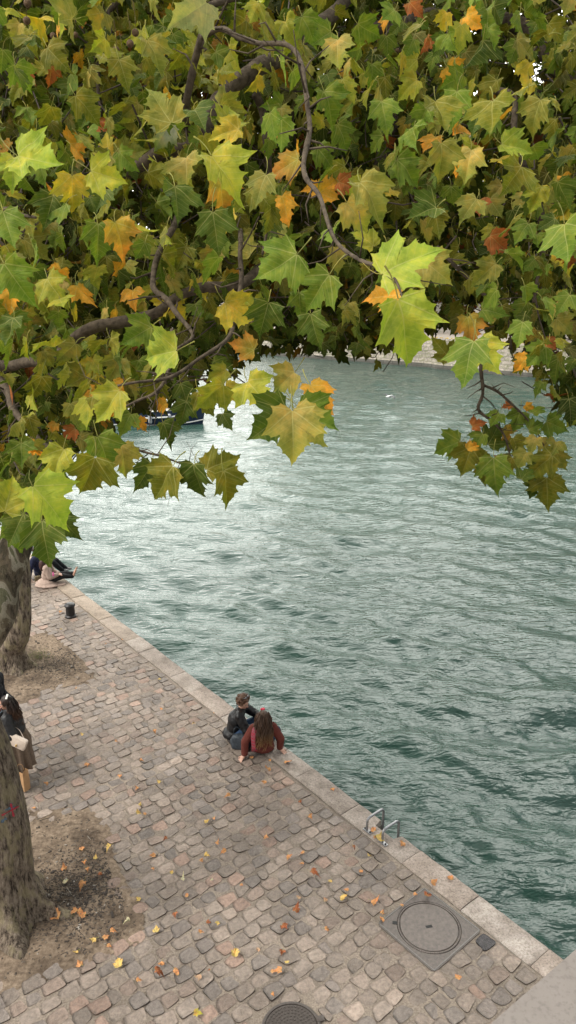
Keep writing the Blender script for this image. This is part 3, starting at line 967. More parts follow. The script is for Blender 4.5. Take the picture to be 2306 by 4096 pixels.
def leaf_material(name, fine, fallen=False):
    m, t, b = mat(name)
    a = t.nodes.new('ShaderNodeAttribute'); a.attribute_name = 'col'
    u = t.nodes.new('ShaderNodeAttribute'); u.attribute_name = 'lf'
    col = a.outputs['Color']
    v = coords(t)
    if fine:
        n = noise(t, 22, 6, .7, vec=v)
        r = ramp(t, n.outputs[0], [(.30, (.60, .72, .60)), (.5, (1.05, 1.05, 1)), (.70, (1.65, 1.30, 1.1))])
        col = mixc(t, 1.0, col, r.outputs[0], 'MULTIPLY')
        sep = t.nodes.new('ShaderNodeSeparateXYZ'); t.links.new(u.outputs['Vector'], sep.inputs[0])
        def mth(op, x, y=None, z=None):
            q = t.nodes.new('ShaderNodeMath'); q.operation = op
            for i, w in enumerate((x, y, z)):
                if w is None: continue
                if isinstance(w, (int, float)): q.inputs[i].default_value = w
                else: t.links.new(w, q.inputs[i])
            return q.outputs[0]
        X, Y = sep.outputs[0], sep.outputs[1]
        best = None
        for lx, ly in LOBES:
            l = math.hypot(lx, ly)
            cr = mth('ABSOLUTE', mth('SUBTRACT', mth('MULTIPLY', X, ly / l), mth('MULTIPLY', Y, lx / l)))
            pr = mth('ADD', mth('MULTIPLY', X, lx / l), mth('MULTIPLY', Y, ly / l))
            wd = mth('MULTIPLY_ADD', pr, .010, 0.0)
            dist = mth('ADD', mth('ADD', cr, wd), mth('MULTIPLY', mth('LESS_THAN', pr, 0.0), 5.0))
            # side veins: slanting ridges away from this main vein
            best = dist if best is None else mth('MINIMUM', best, dist)
        wv = mth('SINE', mth('ADD', mth('MULTIPLY', Y, 48.0), mth('MULTIPLY', mth('ABSOLUTE', X), -34.0)))
        side = mth('MULTIPLY', mth('GREATER_THAN', wv, .93), .35)
        mr = t.nodes.new('ShaderNodeMapRange'); mr.inputs['From Min'].default_value = .007; mr.inputs['From Max'].default_value = .017
        mr.inputs['To Min'].default_value = 1; mr.inputs['To Max'].default_value = 0
        t.links.new(best, mr.inputs['Value'])
        vein = mth('MAXIMUM', mr.outputs[0], side)
        vf = mth('MULTIPLY', vein, .62)
        col = mixc(t, vf, col, mixc(t, .55, col, (.52, .48, .20)))
        # brown age spots
        sp = noise(t, 75, 3, .6, vec=v); rs = ramp(t, sp.outputs[0], [(.70, (0, 0, 0)), (.74, (1, 1, 1))])
        col = mixc(t, rs.outputs[0], col, mixc(t, .6, col, (.16, .085, .03)))
        p = bump(t, b, vein, .35, .0015)
        bump(t, b, n.outputs[0], .25, .003, p)
    else:
        n = noise(t, 12, 4, .65, vec=v)
        r = ramp(t, n.outputs[0], [(.30, (.70, .76, .68)), (.72, (1.32, 1.2, 1.05))])
        col = mixc(t, 1.0, col, r.outputs[0], 'MULTIPLY')
    t.links.new(col, b.inputs['Base Color'])
    b.inputs['Roughness'].default_value = .55
    b.inputs['Specular IOR Level'].default_value = .10
    if not fallen:
        tr = t.nodes.new('ShaderNodeBsdfTranslucent')
        tc = mixc(t, 1.0, col, (1.25, 1.35, .55), 'MULTIPLY')
        t.links.new(tc, tr.inputs['Color'])
        ms = t.nodes.new('ShaderNodeMixShader'); ms.inputs[0].default_value = .30
        t.links.new(b.outputs[0], ms.inputs[1]); t.links.new(tr.outputs[0], ms.inputs[2])
        t.links.new(ms.outputs[0], t.nodes['Material Output'].inputs['Surface'])
    return m
M_leaf = leaf_material('plane_leaf', True)
M_leaf_far = leaf_material('plane_leaf_far', False)
M_leaf_dry = leaf_material('dry_leaf', True, True)
# own colours of the blades (edge colour, centre colour)
LC = {'g': ((.115, .180, .022), (.150, .195, .030)), 'd': ((.058, .092, .014), (.080, .108, .018)), 'y': ((.250, .280, .030), (.330, .300, .042)),
      'b': ((.245, .320, .040), (.320, .350, .052)), 'Y': ((.420, .350, .035), (.440, .310, .045)), 't': ((.215, .225, .038), (.380, .270, .075)),
      'o': ((.520, .235, .025), (.600, .330, .040)), 'r': ((.280, .080, .026), (.350, .120, .032)), 'p': ((.22, .24, .09), (.30, .28, .14)),
      'w': ((.150, .190, .055), (.42, .40, .34)), 'k': ((.175, .190, .034), (.250, .215, .048)), 'm': ((.125, .138, .014), (.180, .162, .022)),
      'x': ((.40, .17, .030), (.32, .27, .04))}
# hero leaves read from the photograph: petiole end (x, y), tip (x, y), colour
HERO = [(1002, 752, 1046, 930, 'b'), (962, 690, 1092, 612, 'b'), (1008, 742, 903, 742, 'o'), (830, 690, 762, 782, 'g'), (748, 640, 637, 712, 'g'),
 (872, 508, 930, 586, 't'), (905, 455, 988, 552, 'k'), (805, 480, 752, 476, 'o'), (803, 486, 866, 446, 'o'), (432, 312, 372, 212, 'k'),
 (470, 398, 462, 486, 't'), (532, 390, 625, 500, 'y'), (182, 440, 184, 530, 'Y'), (572, 318, 590, 240, 'y'), (602, 325, 515, 342, 'Y'),
 (36, 395, 24, 482, 'b'), (44, 392, 172, 424, 'b'), (140, 388, 66, 372, 'y'), (282, 402, 256, 332, 'Y'), (300, 398, 370, 372, 'k'),
 (230, 430, 332, 462, 'y'), (246, 562, 256, 655, 'g'), (290, 558, 322, 650, 'x'), (135, 492, 112, 578, 'd'), (440, 468, 455, 575, 'd'),
 (536, 532, 550, 640, 'd'), (632, 640, 570, 610, 'k'), (8, 530, 42, 640, 'g'), (10, 662, 84, 772, 'g'), (850, 98, 848, 180, 't'),
 (936, 160, 940, 224, 'g'), (960, 255, 984, 340, 'g'), (815, 228, 852, 305, 'g'), (850, 312, 880, 376, 'g'), (1110, 358, 1114, 450, 'k'),
 (1186, 376, 1168, 466, 't'), (1262, 362, 1350, 384, 'b'), (1096, 252, 1128, 345, 'm'), (1240, 252, 1236, 355, 'm'), (446, 882, 335, 900, 'b'),
 (382, 822, 312, 862, 'g'), (562, 966, 488, 1030, 'y'), (570, 930, 515, 962, 'y'), (622, 958, 690, 1034, 'y'), (566, 972, 608, 1012, 'Y'),
 (736, 1030, 740, 1176, 't'), (724, 1034, 622, 1112, 'd'), (742, 1032, 832, 1126, 't'), (780, 968, 848, 1040, 'o'), (742, 936, 680, 990, 't'),
 (752, 1026, 850, 1090, 'g'), (640, 880, 570, 862, 'x'), (238, 912, 200, 962, 'Y'), (232, 905, 262, 948, 'y'), (258, 985, 208, 992, 'o'),
 (284, 962, 324, 998, 'o'), (302, 982, 240, 1072, 'y'), (190, 1078, 152, 1108, 'r'), (90, 1118, 50, 1140, 'o'), (84, 1128, 116, 1150, 'o'),
 (160, 1128, 122, 1230, 'y'), (246, 1096, 288, 1190, 'g'), (305, 1120, 322, 1205, 't'), (410, 1062, 440, 1132, 'd'), (382, 1166, 340, 1246, 'd'),
 (436, 1172, 376, 1268, 'm'), (490, 1166, 492, 1270, 'd'), (520, 1182, 612, 1140, 'm'), (562, 1184, 592, 1286, 'm'), (12, 1288, 40, 1180, 'y'),
 (82, 1222, 186, 1322, 'b'), (60, 1292, 14, 1384, 'd'), (106, 1308, 122, 1440, 'd'), (150, 1296, 198, 1366, 'd'), (30, 1300, 60, 1398, 'g'),
 (1192, 856, 1156, 986, 'g'), (1204, 858, 1262, 950, 'y'), (1176, 796, 1192, 872, 'x'), (1248, 664, 1186, 714, 'k'), (1212, 778, 1286, 796, 'g'),
 (1062, 654, 1146, 716, 't'), (1232, 594, 1288, 636, 'r'), (752, 402, 668, 436, 'x'), (800, 372, 846, 426, 'g'), (566, 760, 640, 812, 'Y'),
 (422, 760, 388, 808, 'Y'), (424, 758, 474, 800, 'Y'), (782, 788, 800, 884, 'd'), (522, 4, 412, 78, 'p'), (1030, 6, 1072, 44, 'r'),
 (1172, 40, 1218, 72, 'o'), (372, 98, 412, 186, 'k'), (1124, 168, 1172, 206, 'o'), (1050, 150, 990, 148, 'y'), (548, 442, 580, 536, 'x'),
 (425, 312, 392, 380, 'w'), (1420, 562, 1432, 680, 'g'), (1400, 800, 1448, 846, 'k'), (36, 800, 14, 880, 'd'), (560, 600, 520, 660, 'g'),
 (676, 760, 652, 850, 'd'), (1100, 520, 1010, 560, 'd'), (700, 90, 642, 130, 'k'), (760, 40, 800, 110, 'g'), (1360, 250, 1330, 330, 'k'),
 (900, 60, 960, 100, 'g'), (1310, 420, 1260, 500, 'm'), (640, 470, 700, 540, 'm'), (1000, 400, 1060, 470, 'g'), (190, 240, 250, 300, 'm'),
 (500, 700, 520, 760, 'Y'), (712, 312, 672, 352, 'x'), (545, 180, 600, 196, 'Y'), (230, 310, 290, 322, 'r'), (1330, 900, 1290, 930, 'o'),
 (1372, 860, 1410, 880, 'r'), (60, 200, 20, 262, 'm'), (300, 150, 330, 230, 'm'), (655, 790, 600, 740, 'y'), (880, 760, 868, 820, 'k'), (345, 1055, 372, 1085, 'o'),
 (420, 1012, 385, 1035, 'o'), (240, 1150, 205, 1260, 'm'), (1250, 200, 1205, 262, 'm'), (1130, 900, 1090, 850, 'm'),
 (470, 1010, 450, 1082, 'd'), (500, 985, 540, 1050, 'm'), (330, 1040, 300, 1100, 'g'), (400, 960, 372, 1020, 'm'), (455, 965, 480, 1030, 'd'), (560, 1040, 585, 1085, 'd'), (350, 905, 380, 968, 'g'), (300, 900, 270, 968, 'k'),
 (120, 700, 160, 780, 'y'), (60, 600, 120, 650, 'k'), (350, 600, 400, 660, 'k'), (470, 620, 440, 690, 'm'), (560, 700, 620, 730, 'x'), (860, 200, 900, 262, 'y'), (1160, 260, 1120, 330, 'k'), (1050, 200, 1000, 240, 'y'), (1300, 100, 1350, 150, 'k'), (1380, 60, 1420, 110, 'm'), (1200, 500, 1150, 560, 'k'), (1330, 560, 1290, 620, 'g'), (940, 620, 890, 570, 'y'), (700, 560, 660, 620, 'k'), (560, 480, 610, 540, 'y'), (350, 260, 300, 300, 'k'), (120, 120, 170, 180, 'm'), (420, 180, 380, 230, 'm'), (620, 50, 570, 90, 'm'), (780, 160, 730, 200, 'k'), (1180, 700, 1230, 740, 'm')]
CLUST = [(1160, 1110, 1092, 1134, 'g'), (1186, 1124, 1162, 1196, 'm'), (1228, 1118, 1262, 1060, 'd'), (1242, 1150, 1246, 1246, 'g'), (1188, 1072, 1216, 1060, 'r'),
 (1176, 1130, 1208, 1116, 'o'), (1268, 1156, 1240, 1168, 'r'), (1308, 1036, 1290, 1088, 'g'), (1288, 1018, 1262, 1024, 'r'), (1322, 1018, 1346, 1030, 'o'),
 (1362, 1106, 1382, 1142, 't'), (1388, 1144, 1334, 1206, 'm'), (1346, 1208, 1332, 1256, 'd'), (1376, 1202, 1378, 1280, 'm'), (1398, 1138, 1424, 1186, 'k'),
 (1290, 1100, 1312, 1150, 'm'), (1215, 1090, 1190, 1130, 'g'), (1330, 1080, 1372, 1060, 'g'), (1266, 1076, 1282, 1120, 'x'), (1326, 1136, 1300, 1180, 'k'),
 (1210, 1140, 1222, 1180, 'm'), (1375, 1060, 1420, 1080, 'g'), (1312, 1206, 1340, 1170, 'd'), (1258, 1040, 1232, 1075, 'g'), (1224, 1168, 1212, 1220, 'm'),
 (1350, 1100, 1330, 1140, 't'), (1340, 1040, 1372, 1012, 'g'), (1290, 1150, 1270, 1200, 'm'), (1355, 1160, 1345, 1210, 'd'), (1400, 1110, 1385, 1150, 'k')]

def hero_rows(lst, depth_k=.148, fixed=None, seed=1):
    rg = random.Random(seed); rows = []; info = []
    for (x0, y0, x1, y1, c) in lst:
        L = math.hypot(x1 - x0, y1 - y0)
        dep = fixed + rg.uniform(-.35, .35) if fixed else max(1.75, min(3.9, F / K * depth_k / max(L, 40) * rg.uniform(.92, 1.06)))
        size = L * K / F * dep / (1.14 if not fixed else 1.04)
        a = P(x0, y0, dep); b_ = P(x1, y1, dep)
        d = (b_ - a)
        tilt = rg.uniform(-.5, .5)
        view = (a - CAMP).normalized()
        d2 = (d.normalized() + view * tilt).normalized()
        size *= 1.0 / max(.8, (1 - tilt * tilt) ** .5)
        nn = -view * 1.0 + Vector((rg.uniform(-.65, .65), rg.uniform(-.2, .2), rg.uniform(-.1, .75)))
        e, ce = LC[c]
        j = rg.uniform(.88, 1.12)
        rows.append((a, d2, nn, size, tuple(q * j for q in e), rg.uniform(.8, 1.9), tuple(q * j for q in ce)))
        info.append((a, d2, dep, size))
    return rows, info

# ---------------------------------------------------------------- canopy outline in the enlarged view
BX = [-400, -100, 0, 100, 180, 300, 450, 560, 640, 760, 860, 960, 1010, 1080, 1200, 1300, 1380, 1450, 1800]
BY = [1400, 1390, 1370, 1340, 1150, 1080, 1000, 950, 905, 890, 915, 930, 890, 840, 825, 900, 1000, 1070, 1130]
BXf = [-400, 0, 300, 450, 600, 1000, 1100, 1450, 1800]
BYf = [1000, 980, 900, 890, 890, 860, 760, 830, 850]
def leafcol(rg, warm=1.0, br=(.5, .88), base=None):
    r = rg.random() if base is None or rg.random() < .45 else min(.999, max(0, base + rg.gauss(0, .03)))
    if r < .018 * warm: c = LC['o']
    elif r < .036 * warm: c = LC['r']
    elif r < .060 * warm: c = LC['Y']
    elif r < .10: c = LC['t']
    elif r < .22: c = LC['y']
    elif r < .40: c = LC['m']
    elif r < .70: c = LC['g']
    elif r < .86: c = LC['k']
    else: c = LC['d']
    j = rg.uniform(*br)  # layer brightness: shade of the deeper layers is painted into the leaf colour
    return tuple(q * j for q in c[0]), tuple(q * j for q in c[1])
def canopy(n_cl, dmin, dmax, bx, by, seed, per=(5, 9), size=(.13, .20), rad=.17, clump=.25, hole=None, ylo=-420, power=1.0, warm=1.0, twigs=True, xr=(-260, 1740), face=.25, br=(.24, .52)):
    rg = random.Random(seed); rows = []; tw = []
    tries = 0; k = 0
    while k < n_cl and tries < n_cl * 30:
        tries += 1
        dep = (dmin ** power + rg.random() * (dmax ** power - dmin ** power)) ** (1 / power)
        x = rg.uniform(*xr); y = rg.uniform(ylo, 1300)
        lim = np.interp(x, bx, by)
        if y > lim - 22 * 6 / dep: continue
        c = P(x, y, dep)
        nz = float(vn(np.array([list(c)]), .75, seed, 2)[0])
        if nz < -clump * rg.random() * 1.6 + (.0 if hole is None else hole(x, y)): continue
        k += 1; basec = rg.random()
        # twig ends droop outwards
        out = Vector((rg.gauss(0, 1), rg.gauss(-.35, 1), rg.gauss(-.15, .5))).normalized()
        for j in range(rg.randint(*per)):
            o = Vector((rg.gauss(0, rad), rg.gauss(0, rad), rg.gauss(0, rad * .8)))
            p = c + o
            px, py, pd = proj(p)
            s = rg.uniform(*size)
            if pd < 1.6: continue
            d = (o.normalized() * .7 + out * .5 + Vector((0, 0, -.75)) + Vector((rg.gauss(0, .35), rg.gauss(0, .35), rg.gauss(0, .3)))).normalized()
            tip = proj(p + d * s)
            if max(py, tip[1]) > np.interp(px, bx, by) + 14: continue
            view = (CAMP - p).normalized()
            nn = view * face + Vector((rg.gauss(0, .62), rg.gauss(0, .5), .42 + rg.gauss(0, .5)))
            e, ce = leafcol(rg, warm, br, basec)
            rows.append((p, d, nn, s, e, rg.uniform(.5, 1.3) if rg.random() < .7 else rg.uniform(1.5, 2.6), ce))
        if twigs:
            tw.append((c, c + Vector((rg.gauss(0, .25), rg.gauss(.25, .3), rg.gauss(.12, .2)))))
    return rows, tw
def twig_mesh(tw, rg, r0=.006, seg=5):
    mb = MB()
    for a, b in tw:
        m_ = (a + b) / 2 + Vector((rg.uniform(-.05, .05), rg.uniform(-.05, .05), rg.uniform(-.06, .02)))
        mb.tube([a, m_, b], [r0 * .5, r0 * .8, r0], seg=seg, caps=False)
    return mb

# ================================================================== THE NEAR PLANE TREE
B1 = Vector((-3.69, 7.66, -.05))
T1 = empty('plane_tree', B1, 'nearest plane tree, its trunk marked with a red painted cross, its leaves overhead', 'tree', 'plane trees along the quay')
tp = [B1, B1 + Vector((.0, .02, .5)), B1 + Vector((.05, .03, 1.4)), B1 + Vector((-.10, .06, 2.6)), B1 + Vector((-.44, .05, 3.7)), B1 + Vector((-.85, -.1, 5.4)), B1 + Vector((-.9, -.5, 7.6)), B1 + Vector((-.6, -.9, 10)), B1 + Vector((-.3, -1.2, 12.5))]
me = trunk_mesh(tp, [.43, .40, .385, .36, .33, .25, .19, .13, .06], 'trunk', flare=.42, roots=((-.04, .46, .15), (-2.2, .3, .4), (1.2, .3, .4), (-.95, .22, .22)))
TR1 = keep(link('trunk', me, M_bark), T1)
# the second stem that leans back over the quay
st = [B1 + Vector((-.45, .04, 3.2)), P(-18, 1570, 8.15), P(8, 1470, 8.15), P(40, 1380, 8.2), P(66, 1290, 8.25), P(88, 1180, 8.35), P(118, 1050, 8.5), P(168, 940, 8.8), P(222, 850, 9.2), P(300, 780, 9.7), P(420, 640, 10.2), P(520, 380, 10.6)]
keep(link('stem', trunk_mesh([Vector(q) for q in st], [.24, .20, .185, .172, .162, .155, .15, .145, .13, .12, .09, .05], 'stem', ridge=.008, seg=48, n=14, ridge_top=-5), M_bark), T1)

# limbs traced through the picture; the last number is the distance
def trace(l): return [P(x, y, d) for x, y, d in l]
LIMBS = [
 ([(-260, 1000, 7.6), (-60, 935, 5.4), (0, 924, 4.7), (120, 900, 4.3), (240, 832, 4.0), (380, 790, 3.9), (440, 748, 3.9), (520, 730, 3.9), (605, 716, 3.9), (700, 640, 4.1)], [.075, .052, .034, .030, .031, .028, .026, .028, .030, .02]),
 ([(-260, 760, 7.6), (-40, 640, 6.0), (150, 540, 5.0), (320, 440, 4.2), (400, 395, 4.0), (465, 385, 4.0), (500, 345, 4.0), (550, 255, 4.1), (600, 200, 4.2), (690, 150, 4.4), (830, 40, 4.8), (960, -90, 5.2)], [.12, .075, .05, .032, .036, .040, .045, .046, .046, .048, .045, .035]),
 ([(485, 345, 4.0), (465, 310, 3.8), (472, 245, 3.6), (490, 160, 3.5), (505, 92, 3.4), (510, 40, 3.4), (525, 12, 3.4), (600, -5, 3.5)], [.024, .021, .019, .018, .017, .016, .015, .012]),
 ([(505, 92, 3.4), (560, 74, 3.2), (600, 88, 3.1), (650, 108, 3.0), (720, 112, 2.9), (760, 160, 2.8), (775, 220, 2.75), (780, 310, 2.7), (765, 370, 2.6), (766, 440, 2.5), (800, 490, 2.4), (820, 545, 2.3), (850, 610, 2.15), (905, 655, 2.0), (975, 682, 1.9), (1010, 745, 1.8)], [.014, .012, .011, .010, .0095, .0092, .009, .009, .0105, .009, .0075, .0065, .006, .0055, .0045, .002]),
 ([(445, 540, 3.9), (412, 610, 3.7), (390, 670, 3.6), (388, 728, 3.5), (430, 762, 3.4), (470, 820, 3.3), (484, 852, 3.2), (440, 880, 3.1)], [.018, .017, .015, .014, .013, .010, .008, .003]),
 ([(605, 580, 3.6), (608, 680, 3.4), (600, 760, 3.3), (580, 850, 3.1), (500, 905, 3.0), (430, 945, 2.95), (340, 965, 2.9), (240, 985, 2.9)], [.012, .011, .010, .009, .0075, .007, .006, .003]),
 ([(430, 830, 3.2), (425, 930, 3.1), (395, 985, 3.0), (350, 1010, 3.0), (308, 1030, 3.0)], [.008, .008, .007, .006, .003]),
 ([(-120, 800, 5.0), (0, 950, 4.4), (30, 1015, 4.2), (75, 1075, 4.0), (120, 1120, 3.8), (150, 1125, 3.7)], [.04, .026, .022, .018, .013, .006]),
 ([(300, 1110, 3.3), (356, 1137, 3.3), (410, 1150, 3.3), (460, 1166, 3.3), (520, 1172, 3.2)], [.006, .006, .005, .004, .002]),
 ([(640, 470, 3.2), (672, 540, 3.2), (660, 640, 3.2)], [.009, .008, .005]),
 ([(1215, 860, 4.9), (1214, 935, 4.9), (1218, 990, 4.95), (1206, 1028, 5.0), (1240, 1058, 5.0), (1270, 1095, 5.0), (1285, 1150, 5.05), (1320, 1195, 5.1)], [.014, .013, .012, .011, .010, .007, .006, .003]),
 ([(1218, 970, 4.95), (1252, 985, 5.0), (1285, 1015, 5.0), (1330, 1060, 5.0), (1360, 1100, 5.1), (1378, 1150, 5.1)], [.009, .009, .008, .006, .005, .003]),
 ([(1180, -30, 6.4), (1240, 40, 6.2), (1330, 70, 6.0), (1360, 120, 5.9), (1400, 165, 5.8), (1460, 205, 5.8), (1620, 330, 6.0)], [.085, .075, .07, .07, .062, .055, .04]),
 ([(990, 300, 6.5), (972, 370, 6.4), (950, 430, 6.3), (930, 470, 6.4), (960, 560, 6.6), (1000, 640, 6.9)], [.07, .066, .062, .055, .05, .03]),
 ([(1230, 220, 4.6), (1290, 240, 4.5), (1292, 330, 4.5), (1320, 420, 4.6), (1350, 480, 4.8), (1370, 620, 5.0), (1340, 760, 5.0)], [.022, .018, .018, .03, .034, .02, .01]),
 ([(900, 80, 5.0), (1010, 60, 5.2), (1120, 40, 5.6), (1220, 70, 6.0), (1300, 160, 6.2), (1390, 320, 6.4), (1400, 480, 6.4)], [.045, .045, .05, .05, .045, .04, .02]),
 ([(1100, 620, 4.2), (1150, 670, 4.2), (1200, 720, 4.3), (1270, 790, 4.6), (1290, 880, 4.8)], [.012, .011, .010, .009, .006]),
 ([(300, 0, 5.0), (240, 90, 5.0), (245, 200, 5.0), (250, 300, 5.1), (200, 400, 5.2)], [.02, .018, .016, .014, .01]),
 ([(0, 520, 3.8), (40, 530, 3.6), (90, 545, 3.4)], [.012, .010, .006]),
 ([(640, 240, 4.3), (670, 300, 4.4), (672, 380, 4.4), (676, 470, 4.5), (675, 600, 4.6)], [.024, .022, .020, .018, .012]),
]
for l, r in LIMBS:
    limb(trace(l), r, T1, seg=12 if max(r) > .02 else 8)
hr, hi = hero_rows(HERO)
cr_, ci = hero_rows(CLUST, fixed=5.0, seed=2)
keep(link('foliage', leaves_mesh('foliage', hr + cr_, 2, 5, stalk=.0016), M_leaf), T1)
rg_ = random.Random(4)
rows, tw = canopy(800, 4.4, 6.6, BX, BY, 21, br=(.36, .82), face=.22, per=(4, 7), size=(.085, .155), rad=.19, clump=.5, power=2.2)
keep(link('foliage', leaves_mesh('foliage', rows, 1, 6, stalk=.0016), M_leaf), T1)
rows0, tw0 = canopy(185, 3.1, 4.5, BX, [y - 60 for y in BY], 27, br=(.7, 1.2), face=.22, per=(3, 6), size=(.085, .135), rad=.16, clump=.6, power=2.2, xr=(-100, 1550), ylo=-150)  # front layer: colour kept brighter, as painted light
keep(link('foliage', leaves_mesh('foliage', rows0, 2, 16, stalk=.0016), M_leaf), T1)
rows2, tw2 = canopy(2100, 6.0, 9.8, BX, BY, 22, per=(5, 9), size=(.09, .17), rad=.24, clump=.55, power=2.6)  # inner layer: default dark range paints depth shade into the colour
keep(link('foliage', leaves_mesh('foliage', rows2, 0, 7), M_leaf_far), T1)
mb = twig_mesh(tw + tw2, rg_); tag(keep(mb.build('twigs', M_twig, angle=None), T1), kind='stuff')
# unseen crown leaves above the frame, added to block sky light from the canopy
rgo = random.Random(77); rows5 = []
for k in range(1100):
    c = Vector((rgo.uniform(-10, 7.5), rgo.uniform(3.5, 15), rgo.uniform(11.5, 16.5)))
    if ((c.x + 2.2) / 9.5) ** 2 + ((c.y - 5.5) / 9.5) ** 2 + ((c.z - 11) / 6) ** 2 > 1: continue
    if proj(c)[1] > -60 and proj(c)[2] > 0 and c.y > .5: continue
    for j in range(7):
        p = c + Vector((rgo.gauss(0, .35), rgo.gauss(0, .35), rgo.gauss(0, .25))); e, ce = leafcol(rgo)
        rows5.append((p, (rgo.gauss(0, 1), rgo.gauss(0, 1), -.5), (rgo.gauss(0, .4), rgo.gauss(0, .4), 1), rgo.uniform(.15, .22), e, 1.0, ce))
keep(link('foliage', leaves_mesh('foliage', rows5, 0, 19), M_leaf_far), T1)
# hanging seed balls
M_seed = simple('seed_ball', (.105, .062, .030), .9, nscale=90, var=.5, bs=1.0, bd=.008)
for (x, y, dep) in ((68, 52, 3.3), (70, 8, 3.2), (134, 90, 4.0), (341, 82, 3.4), (328, 110, 3.3), (293, 126, 3.6), (308, 158, 3.6), (190, 88, 4.2), (720, 545, 4.5), (1300, 905, 5.0), (1000, 128, 5), (405, 205, 4.2)):
    p = P(x, y, dep)
    mb = MB(); mb.ball(p, .0165, seg=16)
    mb.tube([p, p + Vector((.004, 0, .06)), p + Vector((-.006, .01, .13))], [.0012, .0010, .0010], seg=5)
    keep(mb.build('seed_ball', M_seed, angle=None), T1)

# ================================================================== SECOND AND THIRD TREE
B2 = Vector((-5.82, 14.05, -.05))
T2 = empty('plane_tree', B2, 'second plane tree, behind the standing pair, on bare earth near the black bollard', 'tree', 'plane trees along the quay')
tp = [B2, B2 + Vector((.02, 0, .5)), P(46, 1590, 15.3), P(50, 1490, 15.1), P(46, 1390, 14.9), P(30, 1200, 14.5), P(14, 1000, 14.2), P(26, 800, 14.1), P(70, 600, 14.2), P(112, 400, 14.2), P(136, 200, 14.6), P(150, -50, 15)]
keep(link('trunk', trunk_mesh([Vector(q) for q in tp], [.30, .25, .225, .205, .195, .19, .19, .19, .19, .18, .15, .08], 'trunk', flare=.22, roots=((.1, .20, .30), (-.9, .14, .3), (-2.5, .3, .4)), seg=64, n=12, ridge_top=4.2), M_bark), T2)
limb([B2 + Vector((.4, .1, 7.6)), P(230, 600, 13.6), P(330, 500, 13.2), P(480, 330, 12.5), P(640, 120, 12)], [.12, .09, .08, .06, .03], T2, material=M_bark)
limb([B2 + Vector((0, 0, 5.2)), P(120, 840, 13), P(250, 760, 12.6), P(420, 640, 12), P(560, 560, 12)], [.11, .08, .07, .05, .03], T2, material=M_bark)
limb([P(322, 700, 12.4), P(325, 850, 12.5), P(326, 930, 12.5), P(322, 985, 12.6)], [.12, .13, .12, .04], T2, material=M_bark)
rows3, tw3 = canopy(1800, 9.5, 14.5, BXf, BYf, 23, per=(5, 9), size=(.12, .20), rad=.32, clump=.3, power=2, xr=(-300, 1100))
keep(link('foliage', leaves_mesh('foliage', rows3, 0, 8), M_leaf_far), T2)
tag(keep(twig_mesh(tw3, rg_, .010).build('twigs', M_twig, angle=None), T2), kind='stuff')
B3 = Vector((-9.2, 21.5, -.05))
T3 = empty('plane_tree', B3, 'farthest plane tree of the quay row, mostly hidden behind the other crowns', 'tree', 'plane trees along the quay')
tp = [B3, B3 + Vector((0, 0, .6)), B3 + Vector((.1, 0, 3)), B3 + Vector((.5, 0, 6)), B3 + Vector((1.3, 0, 9)), B3 + Vector((1.9, .3, 13))]
keep(link('trunk', trunk_mesh(tp, [.42, .33, .28, .24, .19, .08], 'trunk', flare=.3, seg=40, n=8, ridge_top=4.2), M_bark), T3)
limb([B3 + Vector((.5, 0, 6)), B3 + Vector((3, -1, 8.5)), B3 + Vector((6, -1, 10)), B3 + Vector((9, 0, 11))], [.18, .14, .1, .05], T3, material=M_bark)
limb([B3 + Vector((1.0, 0, 8)), B3 + Vector((4, 0, 10.5)), B3 + Vector((9, 1, 12)), B3 + Vector((14, 2, 12.5))], [.16, .13, .1, .05], T3, material=M_bark)
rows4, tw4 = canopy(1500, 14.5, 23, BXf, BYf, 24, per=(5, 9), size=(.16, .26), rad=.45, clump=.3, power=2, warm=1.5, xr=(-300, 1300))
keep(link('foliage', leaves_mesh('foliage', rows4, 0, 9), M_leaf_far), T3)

# painted marks on the near trunk: a red cross over faded blue strokes
def trunk_mark(strokes, material, name, w):
    me_ = TR1.data
    dg = bpy.context.evaluated_depsgraph_get()
    bv = BVHTree.FromPolygons([TR1.matrix_parent_inverse @ v.co + T1.location if False else v.co.copy() for v in me_.vertices], [tuple(p.vertices) for p in me_.polygons])
    mb = MB()
    for (x0, y0, x1, y1, ww) in strokes:
        n = 14; prev = None
        for i in range(n + 1):
            f = i / n
            x = x0 + (x1 - x0) * f; y = y0 + (y1 - y0) * f
            dx, dy = x1 - x0, y1 - y0; l = math.hypot(dx, dy); nx, ny = -dy / l, dx / l
            wv = ww * (.8 + .35 * math.sin(f * 9 + x0))
            row = []
            for sgn in (-1, 1):
                px, py = x + nx * wv * sgn, y + ny * wv * sgn
                d = (P(px / K, py / K, 1) - CAMP).normalized()
                h = bv.ray_cast(CAMP, d)
                row.append(mb.bm.verts.new(h[0] - d * (.006 if material is _bp else .011)) if h[0] is not None else None)
            if prev and all(prev) and all(row):
                mb.bm.faces.new((prev[0], prev[1], row[1], row[0]))
            prev = row
    return keep(mb.build(name, material, smooth=False), TR1.parent)
_bp = simple('blue_paint', (.085, .125, .165), .8, nscale=70, var=.6); _rp = simple('red_paint', (.34, .022, .04), .7, nscale=60, var=.5)
for q in [(22, 3240, 60, 3226, 5), (44, 3212, 52, 3232, 6), (5, 3290, 26, 3272, 6)]: trunk_mark([q], _bp, 'painted_stroke', 0)
for q in [(8, 3262, 78, 3224, 3.2), (44, 3214, 56, 3266, 4)]: trunk_mark([q], _rp, 'painted_stroke', 0)
